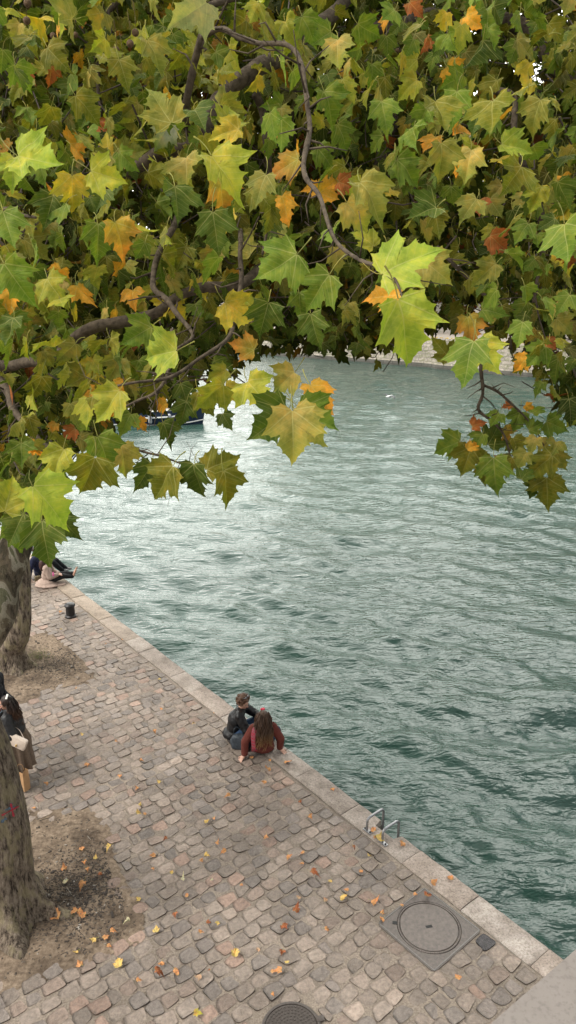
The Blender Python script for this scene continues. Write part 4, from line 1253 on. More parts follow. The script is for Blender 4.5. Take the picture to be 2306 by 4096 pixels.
# ================================================================== FAR BANK
def world_of(x, y, z): return G(x, y, z)
BANK = [Vector((-190, 215, 0)), Vector((-70, 150, 0)), G(1342, 1441, WZ), G(1786, 1479, WZ), G(2133, 1510, WZ)]
_d = (BANK[-1] - BANK[-2]).normalized()
BANK = BANK + [BANK[-1] + Vector((_d.x * 25, _d.y * 22, 0)), BANK[-1] + Vector((70, -30, 0)), BANK[-1] + Vector((160, -40, 0))]
for b_ in BANK: b_.z = 0
BP, _ = smoothpts(BANK, [0] * len(BANK), 10)
def bank_offset(o):
    out = []
    for i, p in enumerate(BP):
        t = (BP[min(i + 1, len(BP) - 1)] - BP[max(i - 1, 0)]).normalized()
        n = Vector((-t.y, t.x, 0))
        if n.y < 0: n = -n
        out.append(p + n * o)
    return out
def strip(name, o0, z0, o1, z1, material, kind=None, sub=6):
    A = bank_offset(o0); B_ = bank_offset(o1); m = len(A)
    V = []
    for f in np.linspace(0, 1, sub + 1):
        for a, b in zip(A, B_):
            q = a.lerp(b, f); V.append((q.x, q.y, z0 + (z1 - z0) * f))
    idx = np.arange((sub + 1) * m).reshape(sub + 1, m)
    q = np.stack([idx[:-1, :-1], idx[:-1, 1:], idx[1:, 1:], idx[1:, :-1]], -1).reshape(-1, 4)
    return link(name, mesh_np(name, V, [q], smooth=False), material)
def masonry(name, c, sx, sz, moss=0.0):
    m, t, b = mat(name)
    geo = t.nodes.new('ShaderNodeNewGeometry')
    sp = t.nodes.new('ShaderNodeSeparateXYZ'); t.links.new(geo.outputs['Position'], sp.inputs[0])
    cb = t.nodes.new('ShaderNodeCombineXYZ'); t.links.new(sp.outputs['X'], cb.inputs[0]); t.links.new(sp.outputs['Z'], cb.inputs[1])
    br = t.nodes.new('ShaderNodeTexBrick'); br.inputs['Scale'].default_value = 1
    br.inputs['Brick Width'].default_value = sx; br.inputs['Row Height'].default_value = sz; br.inputs['Mortar Size'].default_value = .03
    br.inputs['Color1'].default_value = (*c, 1); br.inputs['Color2'].default_value = (*[x * .8 for x in c], 1); br.inputs['Mortar'].default_value = (*[x * .45 for x in c], 1)
    t.links.new(cb.outputs[0], br.inputs['Vector'])
    n = noise(t, .6, 6, .7, vec=geo.outputs['Position'])
    r = ramp(t, n.outputs[0], [(.35, (.6, .6, .58)), (.65, (1.15, 1.13, 1.1))])
    col = mixc(t, 1.0, br.outputs['Color'], r.outputs[0], 'MULTIPLY')
    if moss:
        n2 = noise(t, 2.5, 5, .7, vec=geo.outputs['Position'])
        r2 = ramp(t, n2.outputs[0], [(.48, (0, 0, 0)), (.56, (moss, moss, moss))])
        col = mixc(t, r2.outputs[0], col, (.085, .095, .035))
    t.links.new(col, b.inputs['Base Color']); b.inputs['Roughness'].default_value = .9
    return m
root = empty('embankment_wall', BANK[3], 'pale sloping stone embankment of the far bank strewn with yellow leaves', 'embankment')
keep(strip('foot', 0, -3, .02, -1.25, masonry('bank_foot', (.13, .125, .11), 1.0, .4)), root)
keep(strip('slope', .02, -1.25, 4.2, 1.3, masonry('bank_slope', (.30, .27, .235), .9, .35, .6)), root)
keep(strip('kerb', 4.2, 1.3, 4.9, 1.34, masonry('bank_kerb', (.42, .39, .36), 2, .5)), root)
o = strip('far_promenade', 4.9, 1.34, 12, 1.4, simple('promenade_gravel', (.33, .29, .25), .9, nscale=2)); tag(o, kind='structure')
r2_ = empty('retaining_wall', BANK[3] + Vector((0, 12, 1.4)), 'tall pale retaining wall behind the far promenade', 'wall')
keep(strip('wall_face', 12, 1.35, 12.3, 7.4, masonry('ashlar', (.44, .41, .37), 1.4, .5)), r2_)
keep(strip('cornice', 12.05, 7.45, 13.0, 7.7, simple('cornice_stone', (.46, .43, .40), .85, nscale=4)), r2_)
o = strip('far_street', 13, 7.6, 45, 7.7, simple('far_asphalt', (.07, .07, .07), .9, nscale=2)); tag(o, kind='structure')
# drifts of fallen leaves on the slope
rg = np.random.default_rng(5); V = []; C = []
A0 = bank_offset(.3); A1 = bank_offset(4.6)
cols = np.array([(.50, .36, .06), (.42, .25, .05), (.55, .45, .12), (.30, .16, .05)])
for k in range(9000):
    i = int(rg.integers(12, len(BP) - 12)); f = rg.random() ** .8; u = rg.random()
    a = A0[i].lerp(A0[i + 1], u); b = A1[i].lerp(A1[i + 1], u); p = a.lerp(b, f)
    z = -1.2 + 2.5 * min(1, f * 1.04) + .05
    s = rg.uniform(.05, .11); an = rg.uniform(0, 6.28)
    for q in range(4):
        V.append((p.x + s * math.cos(an + q * 1.57), p.y + s * math.sin(an + q * 1.57), z + s * .6 * math.sin(an + q * 1.57) + rg.uniform(0, .04)))
    C += [cols[rg.integers(4)] * rg.uniform(.7, 1.2)] * 4
o = link('fallen_leaves', mesh_np('fallen_leaves', V, [np.arange(len(V)).reshape(-1, 4)], smooth=False, cols=np.array(C)), M_leaf_far)
tag(o, 'drift of small yellow leaves on the far stone slope', 'leaves', kind='stuff')

# trees of the far bank: each its own trunk and crown
def far_tree(p, h, w, label, seed, warm):
    rg = np.random.default_rng(seed)
    r = empty('riverside_tree', p, label, 'tree', 'trees along the far bank')
    mb = MB(); top = h * .62
    mb.tube([p, p + Vector((.1, 0, h * .3)), p + Vector((.3, 0, top)), p + Vector((.2, .1, h * .85))], [.38, .27, .18, .05], seg=10)
    for k in range(7):
        an = k * .9 + seed; z0 = h * (.28 + .07 * k)
        mb.tube([p + Vector((.1, 0, z0)), p + Vector((math.cos(an) * w * .28, math.sin(an) * w * .28, z0 + h * .10)), p + Vector((math.cos(an) * w * .45, math.sin(an) * w * .45, z0 + h * .13))], [.14, .09, .03], seg=6)
    keep(mb.build('trunk', M_limb), r)
    lob = [(rg.normal(0, w * .26), rg.normal(0, w * .26), h * rg.uniform(.32, .92), w * rg.uniform(.14, .27)) for _ in range(26)]
    n = 7000
    k = rg.integers(len(lob), size=n); L = np.array(lob)[k]
    dr = rg.normal(size=(n, 3)); dr /= np.linalg.norm(dr, axis=1, keepdims=True)
    c = L[:, :3] + dr * (L[:, 3:4] * rg.uniform(.55, 1.08, (n, 1)) ** .6) * [1, 1, .8]
    c += np.array(p)
    a = rg.normal(size=(n, 3)); a /= np.linalg.norm(a, axis=1, keepdims=True)
    b = np.cross(a, rg.normal(size=(n, 3))); b /= np.linalg.norm(b, axis=1, keepdims=True)
    s = rg.uniform(.16, .34, (n, 1))
    V = np.stack([c - a * s, c - b * s * .7, c + a * s * 1.1, c + b * s * .7], 1).reshape(-1, 3)
    base = np.array([(.085, .125, .022), (.130, .150, .026), (.20, .19, .035), (.35, .28, .045), (.32, .16, .03)])
    pr = np.array([.34 - .15 * warm, .30 - .08 * warm, .2, .12 + .18 * warm, .04 + .05 * warm]); pr /= pr.sum()
    lc = rg.choice(5, size=len(lob), p=pr); pick = np.where(rg.random(n) < .6, lc[k], rg.choice(5, size=n, p=pr))
    C = np.repeat(base[pick] * rg.uniform(.7, 1.25, (n, 1)), 4, 0)
    keep(link('crown', mesh_np('crown', V, [np.arange(4 * n).reshape(-1, 4)], smooth=False, cols=C), M_leaf_far), r)
kinds = ['tall green riverside tree, ', 'yellowing riverside tree, ']
spots = [(2, 20, 7.5, .2), (15, 19, 7.5, .9), (25, 21, 7.5, .3), (34, 18, 8, 1.0), (45, 20, 7.5, .5), (56, 19, 8, .8), (66, 21, 8, .2), (-10, 19, 8, .6), (88, 20, 9, .4), (110, 21, 9, .7)]
_ac = np.cumsum([0] + [(BP[i + 1] - BP[i]).length for i in range(len(BP) - 1)])
_ori = _ac[20]
def bank_at(dist, off):
    s_ = _ori + dist; i = int(np.searchsorted(_ac, s_)) - 1; i = max(1, min(len(BP) - 3, i))
    f = (s_ - _ac[i]) / (_ac[i + 1] - _ac[i]); p = BP[i].lerp(BP[i + 1], f)
    t = (BP[i + 1] - BP[i]).normalized(); n = Vector((-t.y, t.x, 0)); n = n if n.y > 0 else -n
    return p + n * off
NAMES = ['green tree on the far bank, leftmost above the open water', 'bright yellow tree on the far bank behind the large pale leaf', 'green tree on the far bank between two yellow ones',
         'golden tree on the far bank behind the tan hanging leaves', 'olive green tree on the far bank left of the drooping cluster', 'yellow tree on the far bank above the drooping leaf cluster',
         'dark green tree on the far bank at the right picture edge', 'olive tree on the far bank hidden behind the dense middle foliage', 'broad green tree on the far bank beyond the right edge', 'yellowish tree farthest right on the far bank']
for k, (d_, h, w, wm) in enumerate(spots):
    q = bank_at(d_, 9.5 + (k % 2) * 1.5); q.z = 1.35
    far_tree(q, h + 6.5 + 1.5 * (k % 3), w + 5, NAMES[k], 60 + k, wm)
# houses beyond the street
def house(p, w, h, dpt, label, tint, rz):
    r = empty('stone_house', p, label, 'house', 'pale houses behind the far bank', rz=rz)
    mm = simple('house_stone', tint, .85, nscale=.8, var=.12, bs=.1)
    mr = simple('zinc_roof', (.16, .17, .185), .5, nscale=1, var=.15, bs=.05)
    mg = simple('window_glass', (.03, .035, .04), .12, nscale=2, var=.1, bs=0)
    mf = simple('window_surround', tuple(min(1, x * 1.15) for x in tint), .8, nscale=3, var=.1, bs=0)
    mb = MB(); mb.box((0, dpt / 2, h / 2), (w, dpt, h))
    for k in range(1, int(h / 3.2)): mb.box((0, -.08, k * 3.2), (w, .2, .18))
    mb.box((0, -.15, h - .15), (w + .3, .5, .3))
    mb.build('wall', mm, r, smooth=False)
    mb = MB(); mb.prism([(-w / 2, 0), (w / 2, 0), (w / 2, dpt), (-w / 2, dpt)], h, h + .02)
    bmesh.ops.delete(mb.bm, geom=list(mb.bm.verts), context='VERTS')
    lo = [mb.bm.verts.new(q) for q in ((-w / 2, 0, h + .01), (w / 2, 0, h + .01), (w / 2, dpt, h + .01), (-w / 2, dpt, h + .01))]
    hi = [mb.bm.verts.new(q) for q in ((-w / 2 + .3, 1.6, h + 3), (w / 2 - .3, 1.6, h + 3), (w / 2 - .3, dpt - 1.6, h + 3), (-w / 2 + .3, dpt - 1.6, h + 3))]
    mb.bm.faces.new(hi)
    for i in range(4): mb.bm.faces.new((lo[i], lo[(i + 1) % 4], hi[(i + 1) % 4], hi[i]))
    rf = mb.build('roof', mr, r, smooth=False)
    mb = MB()
    pass
    for cx in (-w / 2 + 1, w / 2 - 1):
        mb = MB(); mb.box((cx, dpt / 2, h + 3.6), (.9, 2.4, 2.4)); mb.build('chimney', mm, rf, smooth=False)
    nc = int(w / 2.6)
    for i in range(nc):
        for k in range(int(h / 3.2)):
            x = -w / 2 + (i + .5) * w / nc; z = k * 3.2 + 1.75
            mb = MB(); mb.box((x, -.06, z), (1.25, .14, 2.15)); f = mb.build('window', mf, r, smooth=False)
            mb = MB(); mb.box((x, -.135, z), (.95, .03, 1.9)); mb.build('pane', mg, f, smooth=False)
HL = ['tall cream stone house left of the far trees', 'narrow pale grey house in the middle behind the far trees', 'wide cream house behind the golden far tree', 'light stone house behind the rightmost far trees']
for k, (d_, w, h, tint) in enumerate(((-22, 22, 17, (.50, .46, .40)), (3, 16, 19, (.46, .44, .41)), (24, 24, 17, (.52, .48, .42)), (52, 26, 18, (.50, .47, .43)))):
    q = bank_at(d_, 27); q2 = bank_at(d_ + 4, 27); q.z = 7.65
    house(q, w, h, 11, HL[k], tint, math.atan2(q2.y - q.y, q2.x - q.x))

# ================================================================== BOAT
def boat():
    c = G(640, 1690, WZ); 
    ang = math.radians(-10)
    r = empty('tour_boat', Vector((c.x - 2.2, c.y + .6, WZ)), 'dark blue boat with white cabin and rubbing strake behind the left leaves', 'boat', rz=ang)
    navy = simple('navy_paint', (.018, .030, .062), .25, nscale=3, var=.15, bs=0)
    white = simple('white_paint', (.72, .72, .70), .4, nscale=3, var=.06, bs=0)
    glass = simple('cabin_glass', (.03, .04, .05), .08, nscale=3, var=.1, bs=0)
    # hull: stations from stern to bow (x = length)
    st = [(-5, 1.35), (-4, 1.5), (-2, 1.6), (0, 1.6), (2, 1.5), (3.5, 1.15), (4.6, .6), (5.4, .04)]
    V = []; m = len(st)
    prof = [(.0, -.6), (.55, -.5), (.86, -.1), (1.0, .55), (1.02, .95)]
    for (x, w) in st:
        rise = max(0, (x - 2) / 3.4) ** 2 * .45
        for sgn in (-1, 1):
            for (f, z) in (prof if sgn < 0 else prof[::-1]):
                V.append((x + (z * .25 if x > 4 else 0), sgn * w * f, z + (rise if z > 0 else rise * .5)))
    n = len(prof) * 2
    F_ = []
    for i in range(m - 1):
        for k in range(n - 1):
            a = i * n + k; F_.append((a, a + n, a + n + 1, a + 1))
    F_.append(tuple(range(n)))
    me = bpy.data.meshes.new('hull'); me.from_pydata(V, [], F_); me.update()
    # order of the ring: left rail ... keel ... right rail
    V2 = []
    for (x, w) in st:
        rise = max(0, (x - 2) / 3.4) ** 2 * .45
        ring = [(-1, f, z) for f, z in prof[::-1]] + [(1, f, z) for f, z in prof]
        for sgn, f, z in ring: V2.append((x + (z * .25 if x > 4 else 0), sgn * w * f, z + (rise if z > 0 else rise * .5)))
    me = bpy.data.meshes.new('hull'); me.from_pydata(V2, [], F_); me.update()
    link('hull', me, navy, r)
    mb = MB()
    for sgn in (-1, 1):
        mb.tube([Vector((x, sgn * w * 1.03, .52 + max(0, (x - 2) / 3.4) ** 2 * .42)) for x, w in st], .055, seg=8)
        mb.tube([Vector((x + (.24 if x > 4 else 0), sgn * w * 1.03, .97 + max(0, (x - 2) / 3.4) ** 2 * .45)) for x, w in st], .045, seg=8)
        mb.tube([Vector((x, sgn * w * .87, -.02 + max(0, (x - 2) / 3.4) ** 2 * .3)) for x, w in st], .05, seg=8)
    mb.build('rubbing_strake', white, r)
    mb = MB(); mb.prism([(x, w * .98) for x, w in st] + [(x, -w * .98) for x, w in st[::-1]], .70, .76); mb.build('deck', simple('deck_boards', (.30, .26, .2), .7, nscale=6), r, smooth=False)
    mb = MB(); mb.box((-1.0, 0, 1.15), (4.2, 2.1, .78), bevel=.12); mb.box((-1.0, 0, 2.05), (4.6, 2.4, .1), bevel=.04)
    for x in (-3, -1.6, -.3, 1.0):
        for y in (-.98, .98): mb.box((x, y, 1.75), (.09, .09, .6))
    cab = mb.build('cabin', white, r, smooth=False)
    mb = MB(); mb.box((-1.0, 0, 1.77), (4.0, 1.94, .5)); mb.build('cabin_window', glass, cab, smooth=False)
    for x in (3.4, 2.1, -2.4):
        w = np.interp(x, [s_[0] for s_ in st], [s_[1] for s_ in st])
        mb = MB(); mb.cap((x, -w * 1.05 - .12, .72), (x, -w * 1.0 - .12, .28), .13, .13); mb.build('fender', simple('fender_vinyl', (.42, .44, .48), .4, bs=0), r)
    mb = MB()
    pts = [Vector((x, sg * w * .9, 1.55)) for sg in (-1,) for x, w in st[4:]]
    mb.tube(pts, .018, seg=6)
    for q in pts[::1]: mb.tube([q, q - Vector((0, 0, .7))], .015, seg=6)
    mb.build('railing', white, r)
boat()
# ================================================================== GULL
def gull():
    p = P(979, 998, 40)
    r = empty('seagull', p, 'small white gull with dark wings flying low over the water', 'bird', rz=.6)
    wm = simple('white_feathers', (.75, .75, .74), .8, bs=0, var=.05); gm = simple('grey_feathers', (.10, .10, .11), .8, bs=0, var=.2)
    mb = MB(); mb.ball((0, 0, 0), (.20, .085, .08)); mb.cap((.12, 0, .02), (.2, 0, .05), .045, .04); mb.cap((-.12, 0, 0), (-.27, 0, .01), .04, .012)
    body = link('body', remesh(mb.mesh('b'), .012, 2), wm, r)
    mb = MB(); mb.cap((.23, 0, .05), (.29, 0, .035), .013, .005, 8); mb.build('beak', simple('beak_yellow', (.6, .35, .05), .5, bs=0), body)
    for sg in (-1, 1):
        mb = MB()
        pr = [(.0, .05, .0), (.02, .22, .10), (-.02, .42, .07), (-.12, .60, -.02)]
        ch = [.15, .15, .11, .03]
        top = []; 
        for (x, y, z), c in zip(pr, ch):
            top.append([mb.bm.verts.new((x + c * .5, sg * y, z)), mb.bm.verts.new((x, sg * y, z + .012)), mb.bm.verts.new((x - c * .6, sg * y, z - .004)), mb.bm.verts.new((x, sg * y, z - .008))])
        for a, b in zip(top[:-1], top[1:]):
            for k in range(4): mb.bm.faces.new((a[k], a[(k + 1) % 4], b[(k + 1) % 4], b[k]))
        mb.bm.faces.new(top[0]); mb.bm.faces.new(top[-1][::-1])
        mb.build('wing', gm, r, angle=None)
gull()

# ================================================================== THINGS LYING ON THE GROUND
LAND = [('the steel ladder', G(1520, 3370)), ('the large square-framed cover', FRAME_C), ('the round drain cover', MH2), ('the seated woman in rust red', G(1040, 3020)),
        ('the bollard', G(284, 2464)), ('the nearest trunk', B1), ('the second trunk', B2), ('the bag of the seated man', G(950, 2985)), ('the standing woman', G(110, 3150)), ('the parapet corner', G(2000, 3950))]
A_ = lambda x, y: (300 + x * .8276, 2600 + y * .8276)
B_f = lambda x, y: (300 + x * .8276, 3300 + y * .8276)
C_ = lambda x, y: (1400 + x * .625, 3450 + y * .625)
D_ = lambda x, y: (1400 + x * .207, 3200 + y * .207)
E_ = lambda x, y: (x * .3448, 2150 + y * .3448)
F_f = lambda x, y: (x * .4138, 3050 + y * .4138)
FL = []
for f, l in ((A_, [(415, 145, 'Y'), (425, 292, 'o'), (573, 360, 'Y'), (385, 400, 'o'), (197, 453, 'o'), (42, 416, 'Y'), (60, 560, 'o'), (317, 548, 'o'), (216, 614, 'o'), (413, 645, 'Y'), (307, 672, 'o'), (750, 716, 'o', 1.5),
       (311, 758, 'Y'), (303, 812, 'Y', 1.3), (337, 806, 'o'), (670, 816, 'o'), (636, 842, 'Y', 1.3), (447, 919, 'r'), (928, 911, 'o', 1.2), (925, 644, 'o', 1.3), (1085, 735, 'r', .9), (1130, 815, 'o', 1.1),
       (853, 528, 'o', 1.1), (944, 542, 'o', .9), (944, 582, 'o', 1.6), (1016, 549, 'o', 1.9), (1243, 673, 'o', 1.1), (675, 311, 'o', .6), (8, 196, 'o', .8), (610, 585, 'p', .4)]),
     (B_f, [(30, 128, 'o', 1.4), (98, 170, 'Y', .9), (45, 183, 'o', 1), (57, 223, 'o', .9), (125, 237, 'r', 1), (45, 295, 'o', 1.5), (176, 117, 'Y', 1.5), (389, 153, 'o', 1.5), (373, 216, 'o', .9), (465, 240, 'Y', .9), (515, 275, 'p', 1),
       (545, 352, 'o', .9), (487, 432, 'r', 1.2), (315, 367, 'Y'), (390, 525, 'Y', 1.5), (175, 535, 'o', 1.2), (140, 557, 'o', 1.3), (103, 560, 'Y', 1.3), (158, 595, 'o'), (14, 618, 'Y'), (30, 687, 'o', 1.3), (215, 690, 'Y', 1.7),
       (265, 478, 'p', 1.3), (422, 670, 'o', 1.2), (480, 708, 'o'), (499, 731, 'o', .8), (392, 752, 'r', 1.8), (302, 772, 'o'), (610, 741, 't', 1.2), (637, 480, 'r', 1), (698, 480, 'Y'), (606, 543, 'o', 1.1), (680, 98, 'o', 1.1),
       (628, 157, 'Y', 1.3), (605, 182, 'o'), (731, 141, 'o', 1.5), (660, 275, 'p', .7), (800, 293, 'o', .7), (1031, 157, 'o', 1.3), (1108, 149, 'o', 1), (1101, 188, 'o', 1), (1142, 247, 'r', 1.9), (1240, 274, 'Y', 1),
       (1387, 224, 'o', 1), (1343, 117, 'r', 1), (1293, 350, 'Y', 1.7), (1320, 327, 'o', 1.1), (1209, 377, 't', 1), (1080, 367, 't', 1), (1065, 428, 'r', 1.5), (1001, 490, 'r', 1.6), (1209, 524, 'o', 1.1), (1007, 614, 'r', 1.2),
       (1026, 679, 'Y', .9), (998, 718, 'o', 1.5), (951, 718, 'o', 1), (893, 607, 't', .9), (773, 641, 'Y', 1.7), (1433, 380, 'o', 1.7), (1420, 168, 'Y', .9), (578, 920, 'y', 1.6), (653, 712, 'r', .5), (15, 430, 'o', 1.2), (48, 447, 'o', 1), (952, 823, 'o', .6)]),
     (C_, [(520, 137, 'o', 1.6), (652, 122, 'o', 1.4), (495, 243, 'r', 1.8), (415, 218, 'o', .8), (333, 292, 'o', .9), (202, 337, 'o', .9), (216, 368, 'o', 1.1), (688, 767, 'o', 1.4)]),
     (D_, [(470, 650, 'o', 1.5), (490, 725, 'o', 1), (500, 830, 'Y', 2.0), (1030, 850, 'o', 1.6)]),
     (E_, [(715, 870, 'o', 1.4), (720, 1075, 'Y'), (1232, 1245, 'o'), (1425, 1190, 'o', .9)]),
     (F_f, [(845, 30, 'o', 1.3), (465, 218, 'o', 1.2), (345, 450, 'o', 1), (1155, 140, 'o', .8), (1340, 258, 'o', 1), (620, 1053, 'o', 1.1), (620, 1160, 'p', 1.2), (575, 1525, 'o', 2.3), (750, 1462, 'o', 1.5), (825, 1495, 'o', 1.4)])):
    for q in l:
        x, y = f(q[0], q[1]); FL.append((x, y, q[2], q[3] if len(q) > 3 else 1.0))
WORD = {'o': 'orange', 'Y': 'yellow', 'r': 'dark red', 'p': 'pale cream', 't': 'pinkish tan', 'y': 'yellow-green'}
ORD = ['', 'second ', 'third ', 'fourth ', 'fifth ', 'sixth ', 'seventh ', 'eighth ', 'ninth ', 'tenth ', 'eleventh ', 'twelfth ', 'thirteenth ', 'fourteenth ', 'fifteenth ', 'sixteenth ', 'seventeenth ', 'eighteenth ', 'nineteenth ', 'twentieth ']
used_lab = {}
info = []
for x, y, c, s in FL:
    g = G(x, y); j = min(range(len(LAND)), key=lambda k: (LAND[k][1].xy - g.xy).length)
    info.append((g, c, s, j, (LAND[j][1].xy - g.xy).length))
for k, (g, c, s, j, dist) in enumerate(info):
    rank = sum(1 for q in info if q[1] == c and q[3] == j and q[4] < dist)
    ss, tt = toST(g.x, g.y)
    where = 'granite coping' if tt < .39 else ('steel cover' if in_frame(np.array([g.x]), np.array([g.y]))[0] else ('bare earth' if inpoly(np.array([g.x]), np.array([g.y]), PIT1)[0] else 'setts'))
    lab = f"{WORD[c]} leaf on {where}, {(ORD[rank % 20].strip() + '-') if rank else ''}nearest such to {LAND[j][0]}"
    col = {'o': ((.42, .19, .085), (.50, .26, .12)), 'Y': ((.50, .34, .11), (.54, .40, .15)), 'r': ((.20, .065, .032), (.26, .09, .04)), 'p': ((.46, .42, .28), (.5, .47, .34)), 't': ((.40, .25, .17), (.45, .30, .21)), 'y': ((.36, .38, .06), (.30, .15, .05))}[c]
    rg = random.Random(k * 7 + 3)
    size = .058 * s * rg.uniform(.95, 1.1)
    an = rg.uniform(0, 6.28)
    me = leaves_mesh('fallen_leaf', [((0, 0, 0), (math.cos(an), math.sin(an), rg.uniform(-.1, .25)), (rg.uniform(-.3, .3), rg.uniform(-.3, .3), 1), size, col[0], rg.uniform(1.4, 3.0) * rg.choice((1, 1, -1)), col[1])], 2, k, stalk=.0016)
    z = np.array([v.co.z for v in me.vertices]).min()
    o = link('fallen_leaf', me, M_leaf_dry, None, Vector((g.x, g.y, .016 - z * .92)))
    tag(o, lab, 'fallen leaf', 'fallen plane leaves on the quay')
# grit, twigs and bark crumbs on the earth
def debris():
    rg = np.random.default_rng(9); Vs = []; Fs = []; Cs = []; off = 0
    cube = np.array([(-1, -1, -1), (1, -1, -1), (1, 1, -1), (-1, 1, -1), (-.7, -.7, 1), (.7, -.6, 1), (.6, .7, 1), (-.7, .6, 1)], float)
    cf = np.array([(0, 3, 2, 1), (4, 5, 6, 7), (0, 1, 5, 4), (1, 2, 6, 5), (2, 3, 7, 6), (3, 0, 4, 7)])
    for poly, cen, n in ((PIT1, G(330, 3560), 3600), (PIT2, G(230, 2650), 1200)):
        pa = np.array(poly); lo, hi = pa.min(0), pa.max(0)
        for _ in range(n):
            if rg.random() < .6: q = np.array([cen.x, cen.y]) + rg.normal(0, .42, 2)
            else: q = rg.uniform(np.maximum(lo, [-6.5, 6.5]), hi)
            if not inpoly(q[:1], q[1:], poly)[0]: continue
            s = rg.uniform(.004, .011) * (2 if rg.random() < .04 else 1)
            sc = np.array([s * rg.uniform(.8, 2.6), s, s * .5])
            if rg.random() < .06: sc = np.array([rg.uniform(.03, .09), .003, .003])
            a = rg.uniform(0, 6.28); R_ = np.array([(math.cos(a), -math.sin(a), 0), (math.sin(a), math.cos(a), 0), (0, 0, 1)])
            z = float(z_soil(q[:1], q[1:])[0]) + sc[2] * .5
            Vs.append((cube * (1 + rg.uniform(-.3, .3, (8, 3))) * sc) @ R_.T + np.array([q[0], q[1], z]))
            Fs.append(cf + off); off += 8
            c = np.array([(.05, .038, .03), (.09, .07, .055), (.16, .13, .10), (.33, .30, .26)])[rg.choice(4, p=[.42, .36, .19, .03])]
            Cs.append(np.repeat(c[None] * rg.uniform(.7, 1.2), 8, 0))
    m, t, b = mat('crumbs'); a = t.nodes.new('ShaderNodeAttribute'); a.attribute_name = 'col'
    n = noise(t, 80, 2, vec=coords(t)); t.links.new(mixc(t, .3, a.outputs['Color'], n.outputs[0], 'MULTIPLY'), b.inputs['Base Color']); b.inputs['Roughness'].default_value = .9
    o = link('earth_crumbs', mesh_np('earth_crumbs', np.concatenate(Vs), [np.concatenate(Fs)], smooth=False, cols=np.concatenate(Cs)), m)
    tag(o, 'dark bark crumbs, grit and twigs on the bare earth', 'debris', kind='stuff')
debris()
# tuft of grass beside the second trunk
mb = MB(); rg = random.Random(2)
g = G(150, 2628)
for k in range(420):
    p = Vector((g.x + rg.gauss(0, .16), g.y + rg.gauss(0, .14), .0)); h = rg.uniform(.03, .10); q = Vector((rg.gauss(0, .03), rg.gauss(0, .03), h))
    w = Vector((rg.uniform(-.004, .004), rg.uniform(-.004, .004), 0))
    a, b, c = mb.bm.verts.new(p - w), mb.bm.verts.new(p + w), mb.bm.verts.new(p + q)
    mb.bm.faces.new((a, b, c))
o = mb.build('grass', simple('grass_blades', (.13, .16, .045), .8, var=.4, bs=0), smooth=False)
tag(o, 'thin tuft of grass at the foot of the second trunk', 'grass', kind='stuff')
# ================================================================== PEOPLE
def skin_mat(c=(.50, .29, .21)):
    m, t, b = mat('skin'); n = noise(t, 40, 3, vec=coords(t))
    r = ramp(t, n.outputs[0], [(.3, tuple(x * .9 for x in c)), (.7, tuple(x * 1.08 for x in c))])
    t.links.new(r.outputs[0], b.inputs['Base Color']); b.inputs['Roughness'].default_value = .5
    b.inputs['Subsurface Weight'].default_value = .08; b.inputs['Subsurface Radius'].default_value = (.01, .004, .002)
    return m
M_skin = skin_mat(); M_skin2 = skin_mat((.42, .235, .165))
def cloth(name, c, rough=.85, sc=26, var=.22, spec=.3, bd=.01):
    m, t, b = mat(name); v = coords(t)
    n = noise(t, sc, 5, .6, vec=v)
    r = ramp(t, n.outputs[0], [(.3, tuple(x * (1 - var) for x in c)), (.7, tuple(x * (1 + var) for x in c))])
    t.links.new(r.outputs[0], b.inputs['Base Color']); b.inputs['Roughness'].default_value = rough
    b.inputs['Specular IOR Level'].default_value = spec
    n1 = noise(t, 9, 4, .6, vec=coords(t, scale=(1, 1, .5)))
    p = bump(t, b, n1.outputs[0], .7, .03)
    bump(t, b, n.outputs[0], .4, bd, p)
    return m
V3 = Vector
def frame_of(d, up=V3((0, 0, 1))):
    d = V3(d).normalized(); s_ = d.cross(up)
    s_ = s_.normalized() if s_.length > .05 else V3((1, 0, 0)); return d, s_, s_.cross(d)
def hand(mb, wrist, d, n, side=1, curl=.25, spread=1.0, k=1.0):
    """palm and five fingers; d = direction of the fingers, n = back of the hand"""
    d = V3(d).normalized(); n = V3(n); n = (n - d * n.dot(d)).normalized(); s_ = d.cross(n) * side
    w = V3(wrist); pc = w + d * .045 * k
    R_ = Matrix((tuple(s_), tuple(d), tuple(n))).transposed()
    mb.ball(w + d * .046 * k, (.040 * k, .054 * k, .0165 * k), R_)
    mb.cap(w - d * .02 * k, w + d * .03 * k, .024 * k, .023 * k, 10)
    for i, (o, L) in enumerate(((.031, .072), (.011, .080), (-.010, .075), (-.029, .058))):
        a = w + d * .083 * k + s_ * o * k
        f = (d + s_ * o * 4.5 * spread).normalized()
        b = a + (f - n * curl * .5).normalized() * L * .45 * k
        c = b + (f - n * curl * 1.3).normalized() * L * .32 * k
        e = c + (f - n * curl * 2.1).normalized() * L * .26 * k
        mb.cap(a, b, .0098 * k, .0088 * k, 8); mb.cap(b, c, .0088 * k, .008 * k, 8); mb.cap(c, e, .008 * k, .0068 * k, 8)
    a = w + d * .03 * k + s_ * .030 * k; b = a + (d * .7 + s_ * .75 - n * .2).normalized() * .036 * k; c = b + (d + s_ * .35 - n * .3).normalized() * .033 * k
    mb.cap(a, b, .0125 * k, .0105 * k, 8); mb.cap(b, c, .0105 * k, .008 * k, 8)
